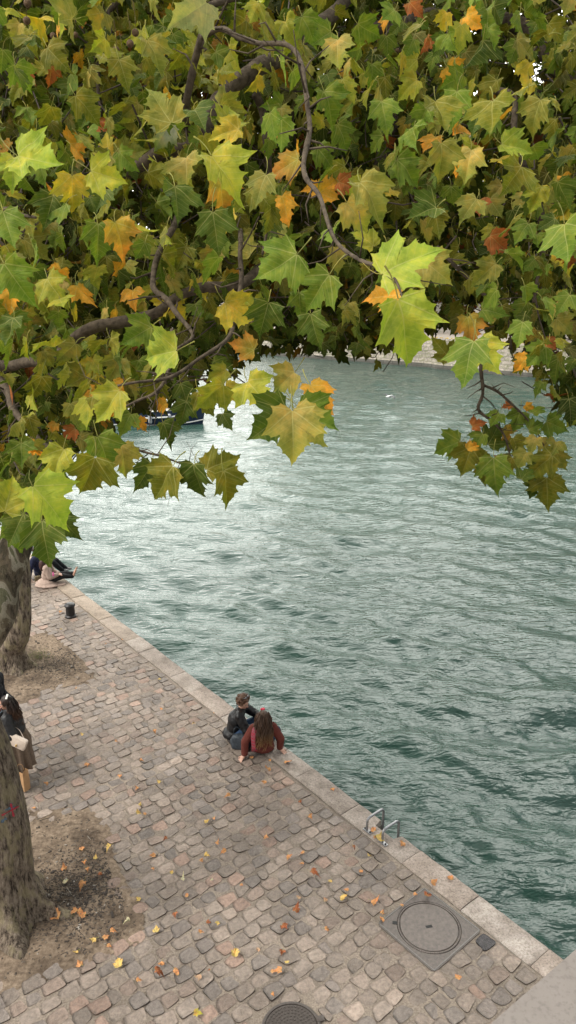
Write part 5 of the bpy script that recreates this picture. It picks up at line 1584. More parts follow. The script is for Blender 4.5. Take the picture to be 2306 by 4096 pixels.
def head(mb, c, f, up=(0, 0, 1), k=1.0):
    f, s_, u = frame_of(f, V3(up)); c = V3(c)
    R_ = Matrix((tuple(s_), tuple(f), tuple(u))).transposed()
    mb.ball(c + u * .022 * k - f * .012 * k, (.074 * k, .094 * k, .090 * k), R_, 18)
    mb.ball(c - u * .045 * k + f * .022 * k, (.056 * k, .064 * k, .062 * k), R_, 14)
    mb.ball(c - u * .086 * k + f * .052 * k, (.026 * k, .024 * k, .022 * k), R_, 10)          # chin
    mb.cap(c + u * .012 * k + f * .078 * k, c - u * .028 * k + f * .102 * k, .010 * k, .0145 * k, 8)  # nose
    mb.ball(c + u * .020 * k + f * .074 * k, (.045 * k, .014 * k, .010 * k), R_, 10)          # brow
    for sg in (-1, 1):
        mb.ball(c + s_ * .074 * k * sg - f * .006 * k - u * .01 * k, (.010 * k, .018 * k, .032 * k), R_, 10)
        mb.ball(c + s_ * .038 * k * sg + f * .052 * k - u * .02 * k, (.024 * k, .022 * k, .024 * k), R_, 10)
    return f, s_, u
def face_bits(c, f, s_, u, par, k=1.0, brow=(.05, .03, .02), lip=(.36, .12, .10)):
    c = V3(c); R_ = Matrix((tuple(s_), tuple(f), tuple(u))).transposed()
    for sg in (-1, 1):
        e = c + s_ * .031 * k * sg + f * .080 * k + u * .0 * k
        mb = MB(); mb.ball(e, (.0135 * k, .008 * k, .0075 * k), R_, 10); o = mb.build('eye', simple('eye_white', (.55, .53, .50), .25, bs=0, var=.05)); keep(o, par)
        mb = MB(); mb.ball(e + f * .0058 * k, (.006 * k, .004 * k, .006 * k), R_, 8)
        q = mb.build('iris', simple('iris_brown', (.035, .02, .012), .15, bs=0)); q.parent = o; q.matrix_parent_inverse = o.matrix_parent_inverse.copy()
        mb = MB(); mb.cap(c + s_ * .017 * k * sg + f * .089 * k + u * .022 * k, c + s_ * .047 * k * sg + f * .079 * k + u * .024 * k, .0042 * k, .003 * k, 8)
        keep(mb.build('eyebrow', simple('eyebrow_hair', brow, .9, bs=0)), par)
    mb = MB(); mb.cap(c - u * .050 * k + f * .086 * k - s_ * .019 * k, c - u * .050 * k + f * .086 * k + s_ * .019 * k, .007 * k, .007 * k, 8)
    keep(mb.build('mouth', simple('lips', lip, .45, bs=0, var=.1)), par)
def finish(name, mb, material, par, voxel=.008, sm=2, rough=0.0, seed=1, sc=11, aniso=(1, 1, 1)):
    me = remesh(mb.mesh(name), voxel, sm, name)
    if rough:
        n = len(me.vertices); co = np.empty(n * 3, np.float32); me.vertices.foreach_get('co', co); co = co.reshape(-1, 3)
        no = np.empty(n * 3, np.float32); me.vertices.foreach_get('normal', no); no = no.reshape(-1, 3)
        d = 1 - 2 * np.abs(vn(co * np.array(aniso), sc, seed, 2))
        co = co + no * (d[:, None] * rough)
        me.vertices.foreach_set('co', co.astype(np.float32).ravel()); me.update()
        for p in me.polygons: p.use_smooth = True
    o = link(name, me, material)
    keep(o, par); return o
def strands(name, roots, length, material, par, out, r=.006, n=5, wave=.012, seed=1, drop=(0, 0, -1), clump=1.0):
    rg = random.Random(seed); mb = MB()
    for (p, nrm) in roots:
        L = length * rg.uniform(.75, 1.08); pts = [p]; ph = rg.uniform(0, 6.28); d = V3(nrm).normalized() * .6 + V3(drop) * .5
        cur = V3(p)
        for i in range(1, n + 1):
            f = i / n
            dd = (d * (1 - f) ** 2 + V3(drop) * (.4 + f) + V3(out) * .12 * (1 - f)).normalized()
            cur = cur + dd * L / n
            pts.append(cur + V3((math.sin(ph + f * 11), math.cos(ph + f * 9), 0)) * wave * f)
        rr = [r * (1 - .75 * (i / n) ** 2) for i in range(n + 1)]
        pp, rq = smoothpts(pts, rr, 3)
        mb.tube(pp, rq, seg=5)
    return keep(mb.build(name, material, angle=None), par)
def hair_mat(name, c, tip=None):
    m, t, b = mat(name); v = coords(t, scale=(1, 1, .25)); n = noise(t, 60, 4, .7, vec=v)
    r = ramp(t, n.outputs[0], [(.3, tuple(x * .45 for x in c)), (.7, tuple(x * 1.6 for x in c))])
    col = r.outputs[0]
    if tip:
        geo = t.nodes.new('ShaderNodeNewGeometry'); s = t.nodes.new('ShaderNodeSeparateXYZ'); t.links.new(geo.outputs['Position'], s.inputs[0])
        mr = t.nodes.new('ShaderNodeMapRange'); mr.inputs['From Min'].default_value = tip[1]; mr.inputs['From Max'].default_value = tip[2]
        t.links.new(s.outputs['Z'], mr.inputs['Value']); col = mixc(t, mr.outputs[0], tip[0], col)
    t.links.new(col, b.inputs['Base Color']); b.inputs['Roughness'].default_value = .5; b.inputs['Specular IOR Level'].default_value = .35
    bump(t, b, n.outputs[0], .6, .006)
    return m
def limb3(mb, a, b, c, ra, rb, rc, seg=14):
    mb.cap(a, b, ra, rb, seg); mb.cap(b, c, rb, rc, seg)
def torso(mb, pel, chest, neck, shL, shR, wp=.15, wc=.155, ws=.075, dp=.11, dc=.115):
    pel, chest, neck, shL, shR = map(V3, (pel, chest, neck, shL, shR))
    s_ = (shR - shL).normalized(); u = (neck - pel).normalized(); f = u.cross(s_)
    R_ = Matrix((tuple(s_), tuple(f), tuple(u))).transposed()
    mb.ball(pel, (wp, dp, .13), R_, 18); mid = (pel + chest) / 2; mb.ball(mid, (wp * .93, dp * .95, .15), R_, 18)
    mb.ball(chest, (wc, dc, .16), R_, 18)
    mb.cap(shL, shR, ws, ws, 16); mb.cap(chest, (shL + shR) / 2 + (neck - chest) * .1, wc * .75, ws, 14)

def seated_woman():
    r = empty('person', V3((-.45, 11.15, 0)), 'seated person with long brown hair in a rust coat leaning back on both hands', 'person')
    pel = V3((-.44, 11.22, .13)); ch = V3((-.44, 11.15, .37)); nk = V3((-.43, 11.10, .56)); hd = V3((-.425, 11.12, .695))
    sL = V3((-.595, 11.06, .505)); sR = V3((-.265, 11.12, .505))
    gl = G(968, 3036, .0); gr = G(1130, 3012, .0)
    wL = V3((gl.x + .035, gl.y + .03, .055)); wR = V3((gr.x - .03, gr.y + .03, .062))
    eL = V3((-.735, 10.985, .29)); eR = V3((-.125, 11.085, .29))
    f = V3((.22, .95, -.12))
    mb = MB(); F_, s_, u_ = head(mb, hd, f, k=.95)
    mb.cap(nk, hd - V3((0, .01, .05)), .052, .048); torso(mb, pel, ch, nk, sL, sR, .14, .13, .05, .1, .095)
    limb3(mb, sL, eL, wL, .045, .038, .026); limb3(mb, sR, eR, wR, .045, .038, .026)
    hand(mb, wL, V3((-.55, -.75, -.50)), V3((-.2, -.3, 1)), side=1, curl=.05, spread=1.3)
    hand(mb, wR, V3((.75, -.50, -.45)), V3((.2, -.2, 1)), side=-1, curl=.05, spread=1.3)
    hips = (V3((-.52, 11.26, .1)), V3((-.36, 11.28, .1))); kn = (V3((-.36, 11.68, .10)), V3((-.20, 11.64, .10))); an = (V3((-.30, 11.76, -.30)), V3((-.13, 11.72, -.31)))
    for a, b, c in zip(hips, kn, an): limb3(mb, a, b, c, .075, .055, .038)
    finish('body', mb, M_skin, r, .0075, 1)
    face_bits(hd, F_, s_, u_, r, .95)
    rust = cloth('rust_wool', (.115, .028, .020), .92, 60)
    mb = MB(); torso(mb, pel, ch, nk - V3((0, 0, .01)), sL, sR, .185, .165, .078, .15, .125)
    limb3(mb, sL, eL, wL + V3((.012, .012, .03)), .078, .066, .054); limb3(mb, sR, eR, wR + V3((-.012, .012, .03)), .078, .066, .054)
    mb.ball(pel + V3((0, -.03, -.06)), (.215, .185, .085)); mb.ball(nk, (.085, .08, .045))
    finish('coat', mb, rust, r, .010, 3, .006, 3, 10, (1, 1, .5))
    mb = MB()
    for a, b, c in zip(hips, kn, an): limb3(mb, a, b, c, .088, .070, .056)
    finish('trousers', mb, cloth('dark_denim', (.02, .03, .055), .85), r, .010, 2, .003)
    for c in an:
        mb = MB(); mb.cap(c + V3((0, 0, -.06)), c + V3((.04, .13, -.10)), .048, .040); mb.cap(c, c + V3((0, 0, -.06)), .045, .048)
        finish('shoe', mb, cloth('black_leather', (.012, .012, .012), .4), r, .008, 1)
    # long wavy hair
    hm = hair_mat('brown_hair', (.058, .030, .017), ((.24, .13, .05), .24, .50))
    mb = MB(); mb.ball(hd + V3((0, -.022, .028)), (.094, .104, .100)); mb.ball(hd + V3((0, -.065, -.07)), (.095, .062, .12)); mb.ball(V3((-.43, 11.00, .47)), (.085, .045, .12))
    hair = finish('hair', mb, hm, r, .009, 3, .006, 5, 24, (1, 1, .25))
    rg = random.Random(8); roots = []
    for k in range(150):
        a = rg.uniform(math.pi * 1.02, math.pi * 1.98); z = rg.uniform(-.10, .10)
        p = hd + V3((math.cos(a) * .093, math.sin(a) * .098 - .02, .03 + z)); roots.append((p, V3((math.cos(a) * .35, math.sin(a) * .25, .1))))
    o = strands('hair_locks', roots, .46, hm, r, (0, -.55, 0), .0085, 6, .030, 3, drop=(0, -.10, -1))
    # red bow on the crown
    mb = MB(); rg = random.Random(3)
    for k in range(9): mb.ball(hd + V3((rg.uniform(-.055, .03), .045 + rg.uniform(-.02, .03), .112 + rg.uniform(-.008, .02))), (.024, .016, .013), Matrix.Rotation(rg.uniform(0, 3), 3, 'Z'), 8)
    finish('hair_scarf', mb, cloth('red_silk', (.50, .02, .05), .5), r, .005, 1)
    # fringed scarf over the left shoulder, red with grey checks
    m, t, b = mat('checked_scarf'); v = coords(t)
    ck = t.nodes.new('ShaderNodeTexChecker'); ck.inputs['Scale'].default_value = 34; ck.inputs['Color1'].default_value = (.30, .012, .03, 1); ck.inputs['Color2'].default_value = (.20, .07, .085, 1)
    t.links.new(v, ck.inputs['Vector']); t.links.new(ck.outputs['Color'], b.inputs['Base Color']); b.inputs['Roughness'].default_value = .95
    mb = MB(); path = [V3((-.47, 11.10, .585)), V3((-.535, 11.01, .575)), V3((-.575, 10.955, .50)), V3((-.59, 10.935, .38)), V3((-.585, 10.93, .27)), V3((-.575, 10.925, .20))]
    pp, rr = smoothpts(path, [.05, .055, .055, .052, .05, .048], 5)
    mb.tube(pp, rr, seg=14, flat=(.95, .36))
    for k in range(14):
        x = -.62 + k * .0068; mb.tube([V3((x, 10.925, .20)), V3((x - .003 + .004 * (k % 2), 10.92, .165)), V3((x, 10.922, .135))], [.0036, .003, .0015], seg=5)
    keep(mb.build('scarf', m, angle=None), r)
seated_woman()

def seated_man():
    r = empty('person', V3((-.93, 11.55, 0)), 'seated person with curly brown hair in a black leather jacket turning to the right', 'person')
    pel = V3((-.955, 11.55, .13)); ch = V3((-.925, 11.56, .38)); nk = V3((-.84, 11.56, .59)); hd = V3((-.785, 11.54, .715))
    sR = V3((-.845, 11.385, .535)); sL = V3((-.835, 11.74, .54))
    eR = V3((-.735, 11.30, .315)); wR = V3((-.545, 11.34, .375)); eL = V3((-.62, 11.80, .35)); wL = V3((-.46, 11.66, .33))
    mb = MB(); F_, s_, u_ = head(mb, hd, V3((.80, -.48, -.30)), k=1.0)
    mb.cap(nk, hd - V3((.02, 0, .05)), .058, .054); torso(mb, pel, ch, nk, sR, sL, .15, .15, .055, .11, .11)
    limb3(mb, sR, eR, wR, .052, .043, .029); limb3(mb, sL, eL, wL, .052, .043, .029)
    hand(mb, wR, V3((.9, .1, -.15)), V3((.1, -.3, 1)), side=-1, curl=.35); hand(mb, wL, V3((.8, -.5, -.2)), V3((0, 0, 1)), side=1, curl=.4)
    legs = ((V3((-.92, 11.45, .12)), V3((-.60, 11.33, .27)), V3((-.56, 11.60, .06))), (V3((-.90, 11.66, .12)), V3((-.50, 11.80, .22)), V3((-.42, 11.92, -.18))))
    for a, b, c in legs: limb3(mb, a, b, c, .085, .062, .042)
    finish('body', mb, M_skin, r, .0075, 1); face_bits(hd, F_, s_, u_, r)
    lea = cloth('black_leather_jacket', (.007, .007, .008), .42, 30, spec=.35, bd=.006)
    mb = MB(); torso(mb, pel, ch, nk - V3((0, 0, .015)), sR, sL, .19, .185, .085, .15, .14)
    limb3(mb, sR, eR, wR - V3((.03, 0, 0)), .084, .072, .055); limb3(mb, sL, eL, wL - V3((.03, 0, 0)), .084, .072, .055)
    mb.ball(pel + V3((-.02, 0, -.03)), (.20, .20, .10)); mb.cap(nk + V3((-.03, -.06, .0)), nk + V3((-.03, .06, 0)), .045, .045)
    finish('jacket', mb, lea, r, .010, 3, .009, 9, 12, (1, 1, .8))
    mb = MB()
    for a, b, c in legs: limb3(mb, a, b, c, .098, .078, .062)
    finish('jeans', mb, cloth('blue_jeans', (.030, .060, .120), .85, 60), r, .010, 2, .004)
    for a, b, c in legs:
        mb = MB(); mb.cap(c + V3((0, 0, -.02)), c + V3((.13, .03, -.03)), .046, .040)
        finish('shoe', mb, cloth('dark_trainer', (.03, .03, .03), .6), r, .008, 1)
    hm = hair_mat('curly_hair', (.085, .042, .023))
    mb = MB(); rg = random.Random(6); bx = hd + u_ * .045 - F_ * .022
    mb.ball(bx, (.092, .092, .080))
    for k in range(300):
        d = V3((rg.gauss(0, 1), rg.gauss(0, 1), rg.gauss(.25, 1))).normalized()
        if d.dot(F_) > .62 and d.dot(u_) < .45: continue
        if d.dot(u_) < -.55: continue
        c = bx + V3((d.x * .093, d.y * .093, d.z * .085)) * rg.uniform(.98, 1.36); mb.ball(c, rg.uniform(.011, .020), seg=6)
    finish('hair', mb, hm, r, .0065, 0, .003, 5, 50)
    # sunglasses pushed up into the hair
    gm = simple('sunglasses_lens', (.10, .10, .11), .08, metal=.3, bs=0, var=.1)
    mb = MB(); c0 = hd + u_ * .150 + F_ * .030; R_ = Matrix((tuple(s_), tuple(F_), tuple(u_))).transposed()
    for sg in (-1, 1): mb.ball(c0 + s_ * .035 * sg, (.022, .016, .008), R_, 12)
    mb.cap(c0 - s_ * .01, c0 + s_ * .01, .004, .004, 6)
    for sg in (-1, 1): mb.cap(c0 + s_ * .062 * sg, c0 + s_ * .085 * sg - F_ * .11 - u_ * .02, .004, .003, 6)
    keep(mb.build('sunglasses', gm), r)
seated_man()
def tote():
    r = empty('shoulder_bag', V3((-.84, 11.22, 0)), 'slouching dark blue-grey bag on the setts behind the man in black', 'bag')
    mm = cloth('bag_nylon', (.030, .040, .052), .55, 30, spec=.5)
    mb = MB(); mb.box((-.82, 11.225, .12), (.31, .15, .23), Matrix.Rotation(-.25, 3, 'Z'), .04); mb.ball((-.84, 11.23, .225), (.13, .07, .05)); mb.ball((-.76, 11.20, .06), (.07, .06, .06)); mb.ball((-.95, 11.27, .10), (.06, .06, .09))
    finish('bag_body', mb, mm, r, .008, 4, .010, 4, 9)
    mb = MB(); pp, rr = smoothpts([V3((-.94, 11.27, .2)), V3((-.95, 11.30, .30)), V3((-.90, 11.33, .36)), V3((-.80, 11.28, .30)), V3((-.74, 11.22, .18))], [.010] * 5, 5); mb.tube(pp, rr, seg=8, flat=(1.4, .5))
    keep(mb.build('strap', mm), r)
tote()

def standing_woman():
    B = V3((-4.43, 10.36, 0)); r = empty('person', B, 'standing person with dark wavy hair, black jacket and long brown skirt beside the trunk', 'person')
    def q(x, y, z): return B + V3((x, y, z * .95))
    pel = q(.06, 0, .90); ch = q(.05, 0, 1.17); nk = q(.0, 0, 1.38); hd = q(-.03, -.01, 1.515)
    sL = q(.02, -.17, 1.31); sR = q(.0, .17, 1.31); eL = q(.10, -.24, 1.04); wL = q(-.14, -.20, .98); eR = q(-.20, .14, 1.10); wR = q(-.15, .02, 1.335)
    mb = MB(); F_, s_, u_ = head(mb, hd, V3((-.93, -.28, -.12)), k=.97)
    mb.cap(nk, hd - V3((-.01, 0, .05)), .050, .048); torso(mb, pel, ch, nk, sL, sR, .14, .135, .05, .1, .1)
    limb3(mb, sL, eL, wL, .046, .038, .026); limb3(mb, sR, eR, wR, .046, .038, .026)
    hand(mb, wL, V3((-.9, .3, -.2)), V3((-.2, -1, .2)), side=1, curl=.5); hand(mb, wR, V3((.15, -.25, .95)), V3((-.9, -.3, .1)), side=-1, curl=.8)
    for sg in (-1, 1): limb3(mb, q(.06, .085 * sg, .86), q(.04, .08 * sg, .48), q(.06, .08 * sg, .09), .08, .056, .038); 
    finish('body', mb, M_skin2, r, .008, 1); face_bits(hd, F_, s_, u_, r, .97)
    blk = cloth('black_bomber', (.012, .012, .014), .5, 30, spec=.45)
    mb = MB(); torso(mb, q(.07, 0, 1.02), ch, nk - V3((0, 0, .015)), sL, sR, .185, .18, .085, .15, .15)
    limb3(mb, sL, eL, wL, .088, .082, .052); limb3(mb, sR, eR, wR - V3((0, 0, .05)), .088, .075, .05); mb.ball(nk, (.075, .08, .04))
    finish('jacket', mb, blk, r, .011, 3, .007, 3, 11)
    mb = MB(); mb.cap(wR - V3((0, 0, .035)), wR - V3((0, 0, .005)), .036, .034); finish('shirt_cuff', mb, cloth('blue_shirt', (.35, .45, .52), .8), r, .006, 1)
    # pleated skirt
    m = MB(); n = 96; rings = []
    for (z, rx, ry, am) in ((1.02, .13, .15, 0), (.95, .16, .19, .01), (.78, .20, .23, .022), (.55, .185, .22, .03), (.36, .20, .24, .04), (.30, .205, .24, .042)):
        ring = []
        for k in range(n):
            a = 2 * math.pi * k / n; w = math.sin(a * 11 + .6 * math.sin(a * 3)) * am + .012 * math.sin(a * 5 + z * 6)
            ring.append(m.bm.verts.new(q(.05 + (rx + w) * math.cos(a) + (1 - z) * .05, (ry + w) * math.sin(a), z)))
        rings.append(ring)
    for i in range(len(rings) - 1):
        for k in range(n): m.bm.faces.new((rings[i][k], rings[i][(k + 1) % n], rings[i + 1][(k + 1) % n], rings[i + 1][k]))
    m.bm.faces.new(rings[0])
    keep(m.build('skirt', cloth('brown_skirt', (.165, .120, .088), .9, 40), angle=None), r)
    for sg in (-1, 1):
        mb = MB(); mb.cap(q(.08, .08 * sg, .06), q(-.09, .09 * sg, .04), .045, .038); mb.cap(q(.07, .08 * sg, .05), q(.06, .08 * sg, .22), .048, .05)
        finish('boot', mb, cloth('black_boot', (.015, .014, .013), .5), r, .008, 1)
    hm = hair_mat('dark_wavy_hair', (.022, .013, .010), ((.10, .045, .022), 1.12, 1.42))
    mb = MB(); mb.ball(hd + V3((.022, 0, .032)), (.096, .088, .094)); mb.ball(hd + V3((.085, 0, -.06)), (.058, .078, .12)); mb.ball(hd + V3((.11, -.0, -.20)), (.06, .10, .13))
    finish('hair', mb, hm, r, .009, 2, .006, 4, 26, (1, 1, .3))
    rg = random.Random(4); roots = []
    for k in range(100):
        a = rg.uniform(-1.5, 1.5); p = hd + V3((.03 + math.cos(a) * .09, math.sin(a) * .088, rg.uniform(-.1, .07))); roots.append((p, V3((math.cos(a) * .6, math.sin(a) * .5, .1))))
    strands('hair_locks', roots, .36, hm, r, (.6, 0, 0), .008, 6, .022, 5, drop=(.12, 0, -1))
    mb = MB(); mb.box(hd + V3((.045, -.03, .128)), (.03, .09, .022), Matrix.Rotation(.5, 3, 'X'), .006); keep(mb.build('hair_clip', simple('pearl_clip', (.7, .68, .64), .25, bs=0)), r)
    # cream handbag on the hip
    b = empty('handbag', q(.20, -.27, .80), 'cream leather handbag with a gold clasp hanging at the standing woman\'s hip', 'handbag')
    cm = cloth('cream_leather', (.62, .52, .44), .45, 50, var=.06, spec=.5, bd=.003)
    Rb = Matrix.Rotation(-.15, 3, 'Z') @ Matrix.Rotation(.42, 3, 'Y') 
    mb = MB(); mb.box(q(.20, -.28, .96), (.30, .08, .20), Rb, .035); finish('bag_body', mb, cm, b, .007, 2, .002, 5, 14)
    mb = MB(); mb.box(q(.205, -.323, .985), (.285, .014, .125), Rb, .006); fl = keep(mb.build('flap', cm), b)
    mb = MB(); mb.ball(q(.185, -.336, .92), (.014, .008, .02)); mb.ball(q(.192, -.336, .94), (.009, .008, .010)); keep(mb.build('clasp', simple('gold_clasp', (.60, .40, .12), .3, metal=.9, bs=0)), b)
    mb = MB(); pp, rr = smoothpts([q(.08, -.26, 1.02), q(.05, -.23, 1.09), q(.10, -.15, 1.15), q(.20, -.18, 1.12), q(.29, -.25, 1.0)], [.006] * 5, 6); mb.tube(pp, rr, seg=8, flat=(.9, .4)); keep(mb.build('strap', cm), b)
    # brown paper bag
    p = empty('paper_bag', q(.16, -.22, .02), 'brown paper carrier bag low beside the long skirt, partly behind the trunk', 'paper bag')
    pm = simple('kraft_paper', (.40, .235, .115), .8, nscale=12, var=.08, bs=.4, bd=.01)
    mb = MB(); cx, cy = .17, -.24
    lo = [(-.11, -.06), (.11, -.06), (.11, .06), (-.11, .06)]; k = Matrix.Rotation(-.5, 2)
    vs = []
    for z, sx in ((.03, 1.0), (.20, 1.03), (.40, .98)):
        row = []
        for (x, y) in ((-.11, -.06), (.11, -.06), (.125 if z < .3 else .08, 0), (.11, .06), (-.11, .06), (-.125 if z < .3 else -.08, 0)):
            w = k @ Vector((x * sx, y * sx)); row.append(mb.bm.verts.new(q(cx + w.x, cy + w.y, z)))
        vs.append(row)
    for i in (0, 1):
        for j in range(6): mb.bm.faces.new((vs[i][j], vs[i][(j + 1) % 6], vs[i + 1][(j + 1) % 6], vs[i + 1][j]))
    mb.bm.faces.new(vs[0][::-1])
    keep(mb.build('bag_body', pm, smooth=False), p)
    mb = MB(); pp, rr = smoothpts([q(cx - .05, cy, .39), q(cx - .04, cy, .47), q(cx + .0, cy, .50), q(cx + .04, cy, .47), q(cx + .05, cy, .39)], [.004] * 5, 4); mb.tube(pp, rr, seg=6); keep(mb.build('handle', pm), p)
standing_woman()

def standing_man():
    B = V3((-4.90, 10.95, 0)); r = empty('person', B, 'standing person all in black cut off by the left picture edge', 'person')
    def q(x, y, z): return B + V3((x, y, z))
    pel = q(0, 0, .98); ch = q(0, 0, 1.28); nk = q(.03, 0, 1.52); hd = q(.04, 0, 1.67)
    sR = q(.04, -.20, 1.44); sL = q(.02, .2, 1.44); eR = q(.06, -.26, 1.13); wR = q(.24, -.20, 1.02); eL = q(.0, .26, 1.13); wL = q(.2, .2, 1.0)
    mb = MB(); F_, s_, u_ = head(mb, hd, V3((.8, -.5, -.1)))
    mb.cap(nk, hd - V3((.01, 0, .05)), .058, .054); torso(mb, pel, ch, nk, sR, sL, .15, .16, .06, .11, .11)
    limb3(mb, sR, eR, wR, .055, .045, .03); limb3(mb, sL, eL, wL, .055, .045, .03); hand(mb, wR, V3((.9, .2, -.2)), V3((0, -.4, 1)), -1, .5); hand(mb, wL, V3((.9, -.2, -.2)), V3((0, .4, 1)), 1, .5)
    for sg in (-1, 1): limb3(mb, q(0, .09 * sg, .92), q(.02, .1 * sg, .50), q(0, .1 * sg, .09), .09, .062, .042)
    finish('body', mb, M_skin, r, .008, 1); face_bits(hd, F_, s_, u_, r)
    mb = MB(); torso(mb, q(0, 0, .95), ch, nk - V3((0, 0, .015)), sR, sL, .20, .20, .09, .16, .155); limb3(mb, sR, eR, wR, .09, .078, .056); limb3(mb, sL, eL, wL, .09, .078, .056); mb.ball(nk, (.08, .085, .045)); mb.ball(q(0, 0, .85), (.16, .20, .12))
    finish('coat', mb, cloth('black_coat', (.012, .013, .018), .8, 30), r, .011, 3, .006, 4, 11)
    mb = MB()
    for sg in (-1, 1): limb3(mb, q(0, .09 * sg, .90), q(.02, .1 * sg, .50), q(0, .1 * sg, .10), .105, .08, .065)
    finish('trousers', mb, cloth('charcoal_trousers', (.03, .032, .036), .85), r, .010, 2, .004)
    for sg in (-1, 1):
        mb = MB(); mb.cap(q(-.03, .1 * sg, .05), q(.15, .11 * sg, .04), .05, .042); finish('shoe', mb, cloth('shoe_leather', (.02, .018, .015), .4), r, .008, 1)
    mb = MB(); mb.ball(hd + V3((-.015, 0, .035)), (.096, .09, .088)); finish('hair', mb, hair_mat('short_dark_hair', (.02, .014, .01)), r, .008, 2, .004, 3, 40)
standing_man()

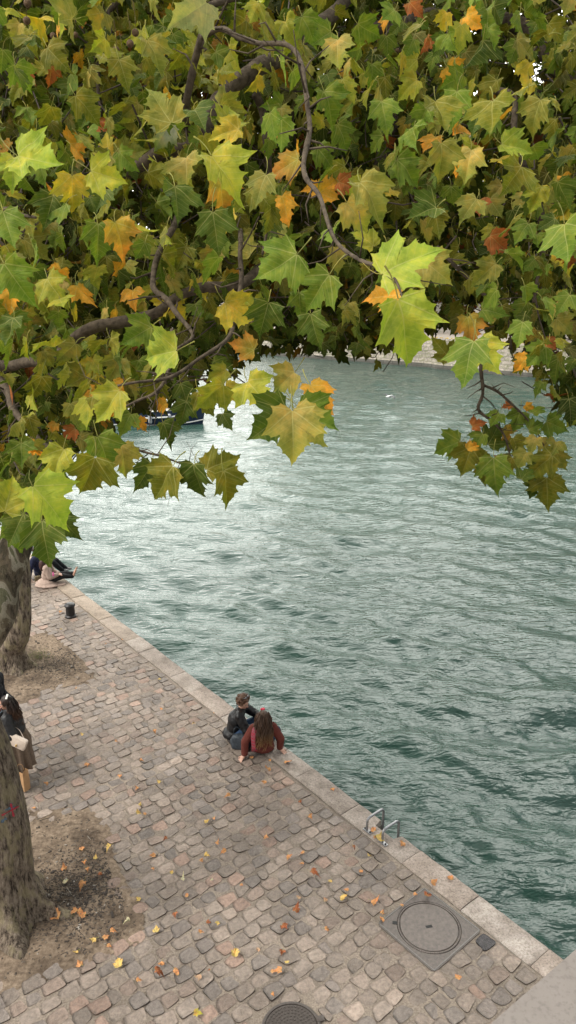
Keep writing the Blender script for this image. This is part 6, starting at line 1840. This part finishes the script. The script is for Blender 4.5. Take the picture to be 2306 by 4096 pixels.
def far_pair():
    r = empty('person', V3((-6.45, 18.5, 0)), 'distant seated person in a spread beige coat and black trousers with bare feet', 'person')
    g = G(188, 2343); bx, by = g.x, g.y + .12
    def q(x, y, z): return V3((bx + x, by + y, z))
    pel = q(0, 0, .12); ch = q(.0, 0, .38); nk = q(.02, .0, .57); hd = q(.03, .02, .71); sR = q(.04, -.17, .51); sL = q(0, .17, .52); eR = q(.14, -.20, .28); wR = q(.28, -.08, .30); eL = q(.1, .22, .28); wL = q(.27, .08, .28)
    legs = ((q(.05, -.06, .12), q(.40, .02, .22), q(.60, .20, .14)), (q(.05, .08, .12), q(.42, .16, .24), q(.62, .26, .20)))
    mb = MB(); F_, s_, u_ = head(mb, hd, V3((.6, .75, -.1)), k=.97); mb.cap(nk, hd - V3((0, 0, .05)), .05, .048); torso(mb, pel, ch, nk, sR, sL, .14, .13, .05, .1, .1)
    limb3(mb, sR, eR, wR, .046, .038, .026); limb3(mb, sL, eL, wL, .046, .038, .026); hand(mb, wR, V3((.8, .3, 0)), V3((0, -.3, 1)), -1, .5); hand(mb, wL, V3((.8, -.3, 0)), V3((0, .3, 1)), 1, .5)
    for a, b, c in legs:
        limb3(mb, a, b, c, .08, .056, .038); mb.cap(c, c + V3((.05, .02, .03)), .036, .032); mb.cap(c + V3((.03, .01, .02)), c + V3((.10, .05, .15)), .034, .026)
        for t_ in range(5): mb.cap(c + V3((.09 + .002 * t_, .02 + .014 * t_, .15)), c + V3((.105 + .002 * t_, .025 + .014 * t_, .185 - .006 * t_)), .009, .007, 6)
    finish('body', mb, M_skin, r, .008, 1); face_bits(hd, F_, s_, u_, r, .97)
    be = cloth('beige_coat', (.36, .27, .225), .9, 30, var=.1)
    mb = MB(); torso(mb, pel, ch, nk - V3((0, 0, .015)), sR, sL, .175, .165, .08, .15, .13); limb3(mb, sR, eR, wR, .08, .07, .052); limb3(mb, sL, eL, wL, .08, .07, .052)
    mb.ball(q(-.02, 0, .07), (.25, .27, .10)); mb.ball(q(.02, -.10, .03), (.34, .24, .045)); mb.ball(q(.26, -.06, .03), (.24, .15, .03)); mb.ball(q(-.10, .10, .03), (.26, .26, .04))
    finish('coat', mb, be, r, .011, 2, .012, 4, 8, (1, 1, .4))
    mb = MB()
    for a, b, c in legs: limb3(mb, a, b, c, .095, .074, .055)
    finish('trousers', mb, cloth('black_trousers', (.012, .012, .013), .8), r, .010, 2, .004)
    hm = hair_mat('auburn_hair', (.045, .018, .014)); mb = MB(); mb.ball(hd + V3((-.02, -.02, .03)), (.095, .095, .094)); mb.ball(q(-.08, -.06, .56), (.09, .10, .17)); finish('hair', mb, hm, r, .009, 2, .006, 4, 26, (1, 1, .3))
    mb = MB(); mb.box(q(.22, -.19, .32), (.05, .03, .12), Matrix.Rotation(.3, 3, 'Y'), .01); mb.ball(q(.23, -.20, .40), .02)
    o = mb.build('drink_carton', simple('pink_carton', (.62, .10, .30), .5, nscale=50, var=.5, bs=0)); tag(o, 'small bright pink carton held by the distant person in beige', 'carton')
    # navy companion leaning on one arm
    g2 = G(128, 2322); r2 = empty('person', V3((g2.x, g2.y + .3, 0)), 'distant seated person in navy leaning on one arm beside the beige coat', 'person')
    bx, by = g2.x + .12, g2.y + .35
    pel = q(0, 0, .12); ch = q(-.04, 0, .38); nk = q(-.06, 0, .58); hd = q(-.05, .02, .73); sR = q(-.08, -.19, .53); sL = q(-.06, .19, .53)
    eR = q(-.16, -.30, .28); wR = V3((g2.x - .06, g2.y - .02, .06)); eL = q(.1, .22, .32); wL = q(.28, .1, .34); legs = ((q(.05, -.08, .12), q(.38, .0, .40), q(.55, .25, .05)), (q(.05, .1, .12), q(.40, .2, .38), q(.60, .40, .05)))
    mb = MB(); F_, s_, u_ = head(mb, hd, V3((.8, .4, -.1))); mb.cap(nk, hd - V3((0, 0, .05)), .057, .053); torso(mb, pel, ch, nk, sR, sL, .15, .15, .055, .11, .11)
    limb3(mb, sR, eR, wR, .052, .043, .03); limb3(mb, sL, eL, wL, .052, .043, .03); hand(mb, wR, V3((.4, -.8, -.45)), V3((0, -.3, 1)), -1, .1); hand(mb, wL, V3((.8, .2, 0)), V3((0, .3, 1)), 1, .5)
    for a, b, c in legs: limb3(mb, a, b, c, .085, .06, .042)
    finish('body', mb, M_skin, r2, .008, 1); face_bits(hd, F_, s_, u_, r2)
    mb = MB(); torso(mb, pel, ch, nk - V3((0, 0, .015)), sR, sL, .18, .18, .085, .15, .14); limb3(mb, sR, eR, wR + V3((0, .01, .03)), .082, .068, .052); limb3(mb, sL, eL, wL, .082, .068, .052)
    finish('sweater', mb, cloth('navy_knit', (.014, .018, .045), .9, 40), r2, .011, 2, .006, 4, 11)
    mb = MB()
    for a, b, c in legs: limb3(mb, a, b, c, .10, .078, .062)
    finish('trousers', mb, cloth('black_jeans', (.010, .011, .014), .85), r2, .010, 2, .005)
    for a, b, c in legs:
        mb = MB(); mb.cap(c, c + V3((.12, .05, -.01)), .05, .04); finish('shoe', mb, cloth('canvas_shoe', (.2, .2, .2), .7), r2, .008, 1)
    mb = MB(); mb.ball(hd + V3((-.02, 0, .035)), (.096, .09, .088)); finish('hair', mb, hair_mat('short_brown_hair', (.03, .02, .012)), r2, .008, 2, .004, 3, 40)
    g3 = G(150, 2330); b = empty('small_bag', V3((g3.x, g3.y, 0)), 'small dark gold patterned bag on the setts between the distant pair', 'bag')
    mb = MB(); mb.box((g3.x + .02, g3.y + .02, .10), (.16, .10, .17), Matrix.Rotation(.4, 3, 'Z'), .03); finish('bag_body', mb, simple('gold_pattern', (.10, .075, .035), .6, nscale=50, var=.9), b, .008, 1, .004)
    mb = MB(); pp, rr = smoothpts([V3((g3.x - .05, g3.y, .17)), V3((g3.x, g3.y, .30)), V3((g3.x + .08, g3.y + .03, .17))], [.008] * 3, 5); mb.tube(pp, rr, seg=6); keep(mb.build('strap', M_dark), b)
far_pair()
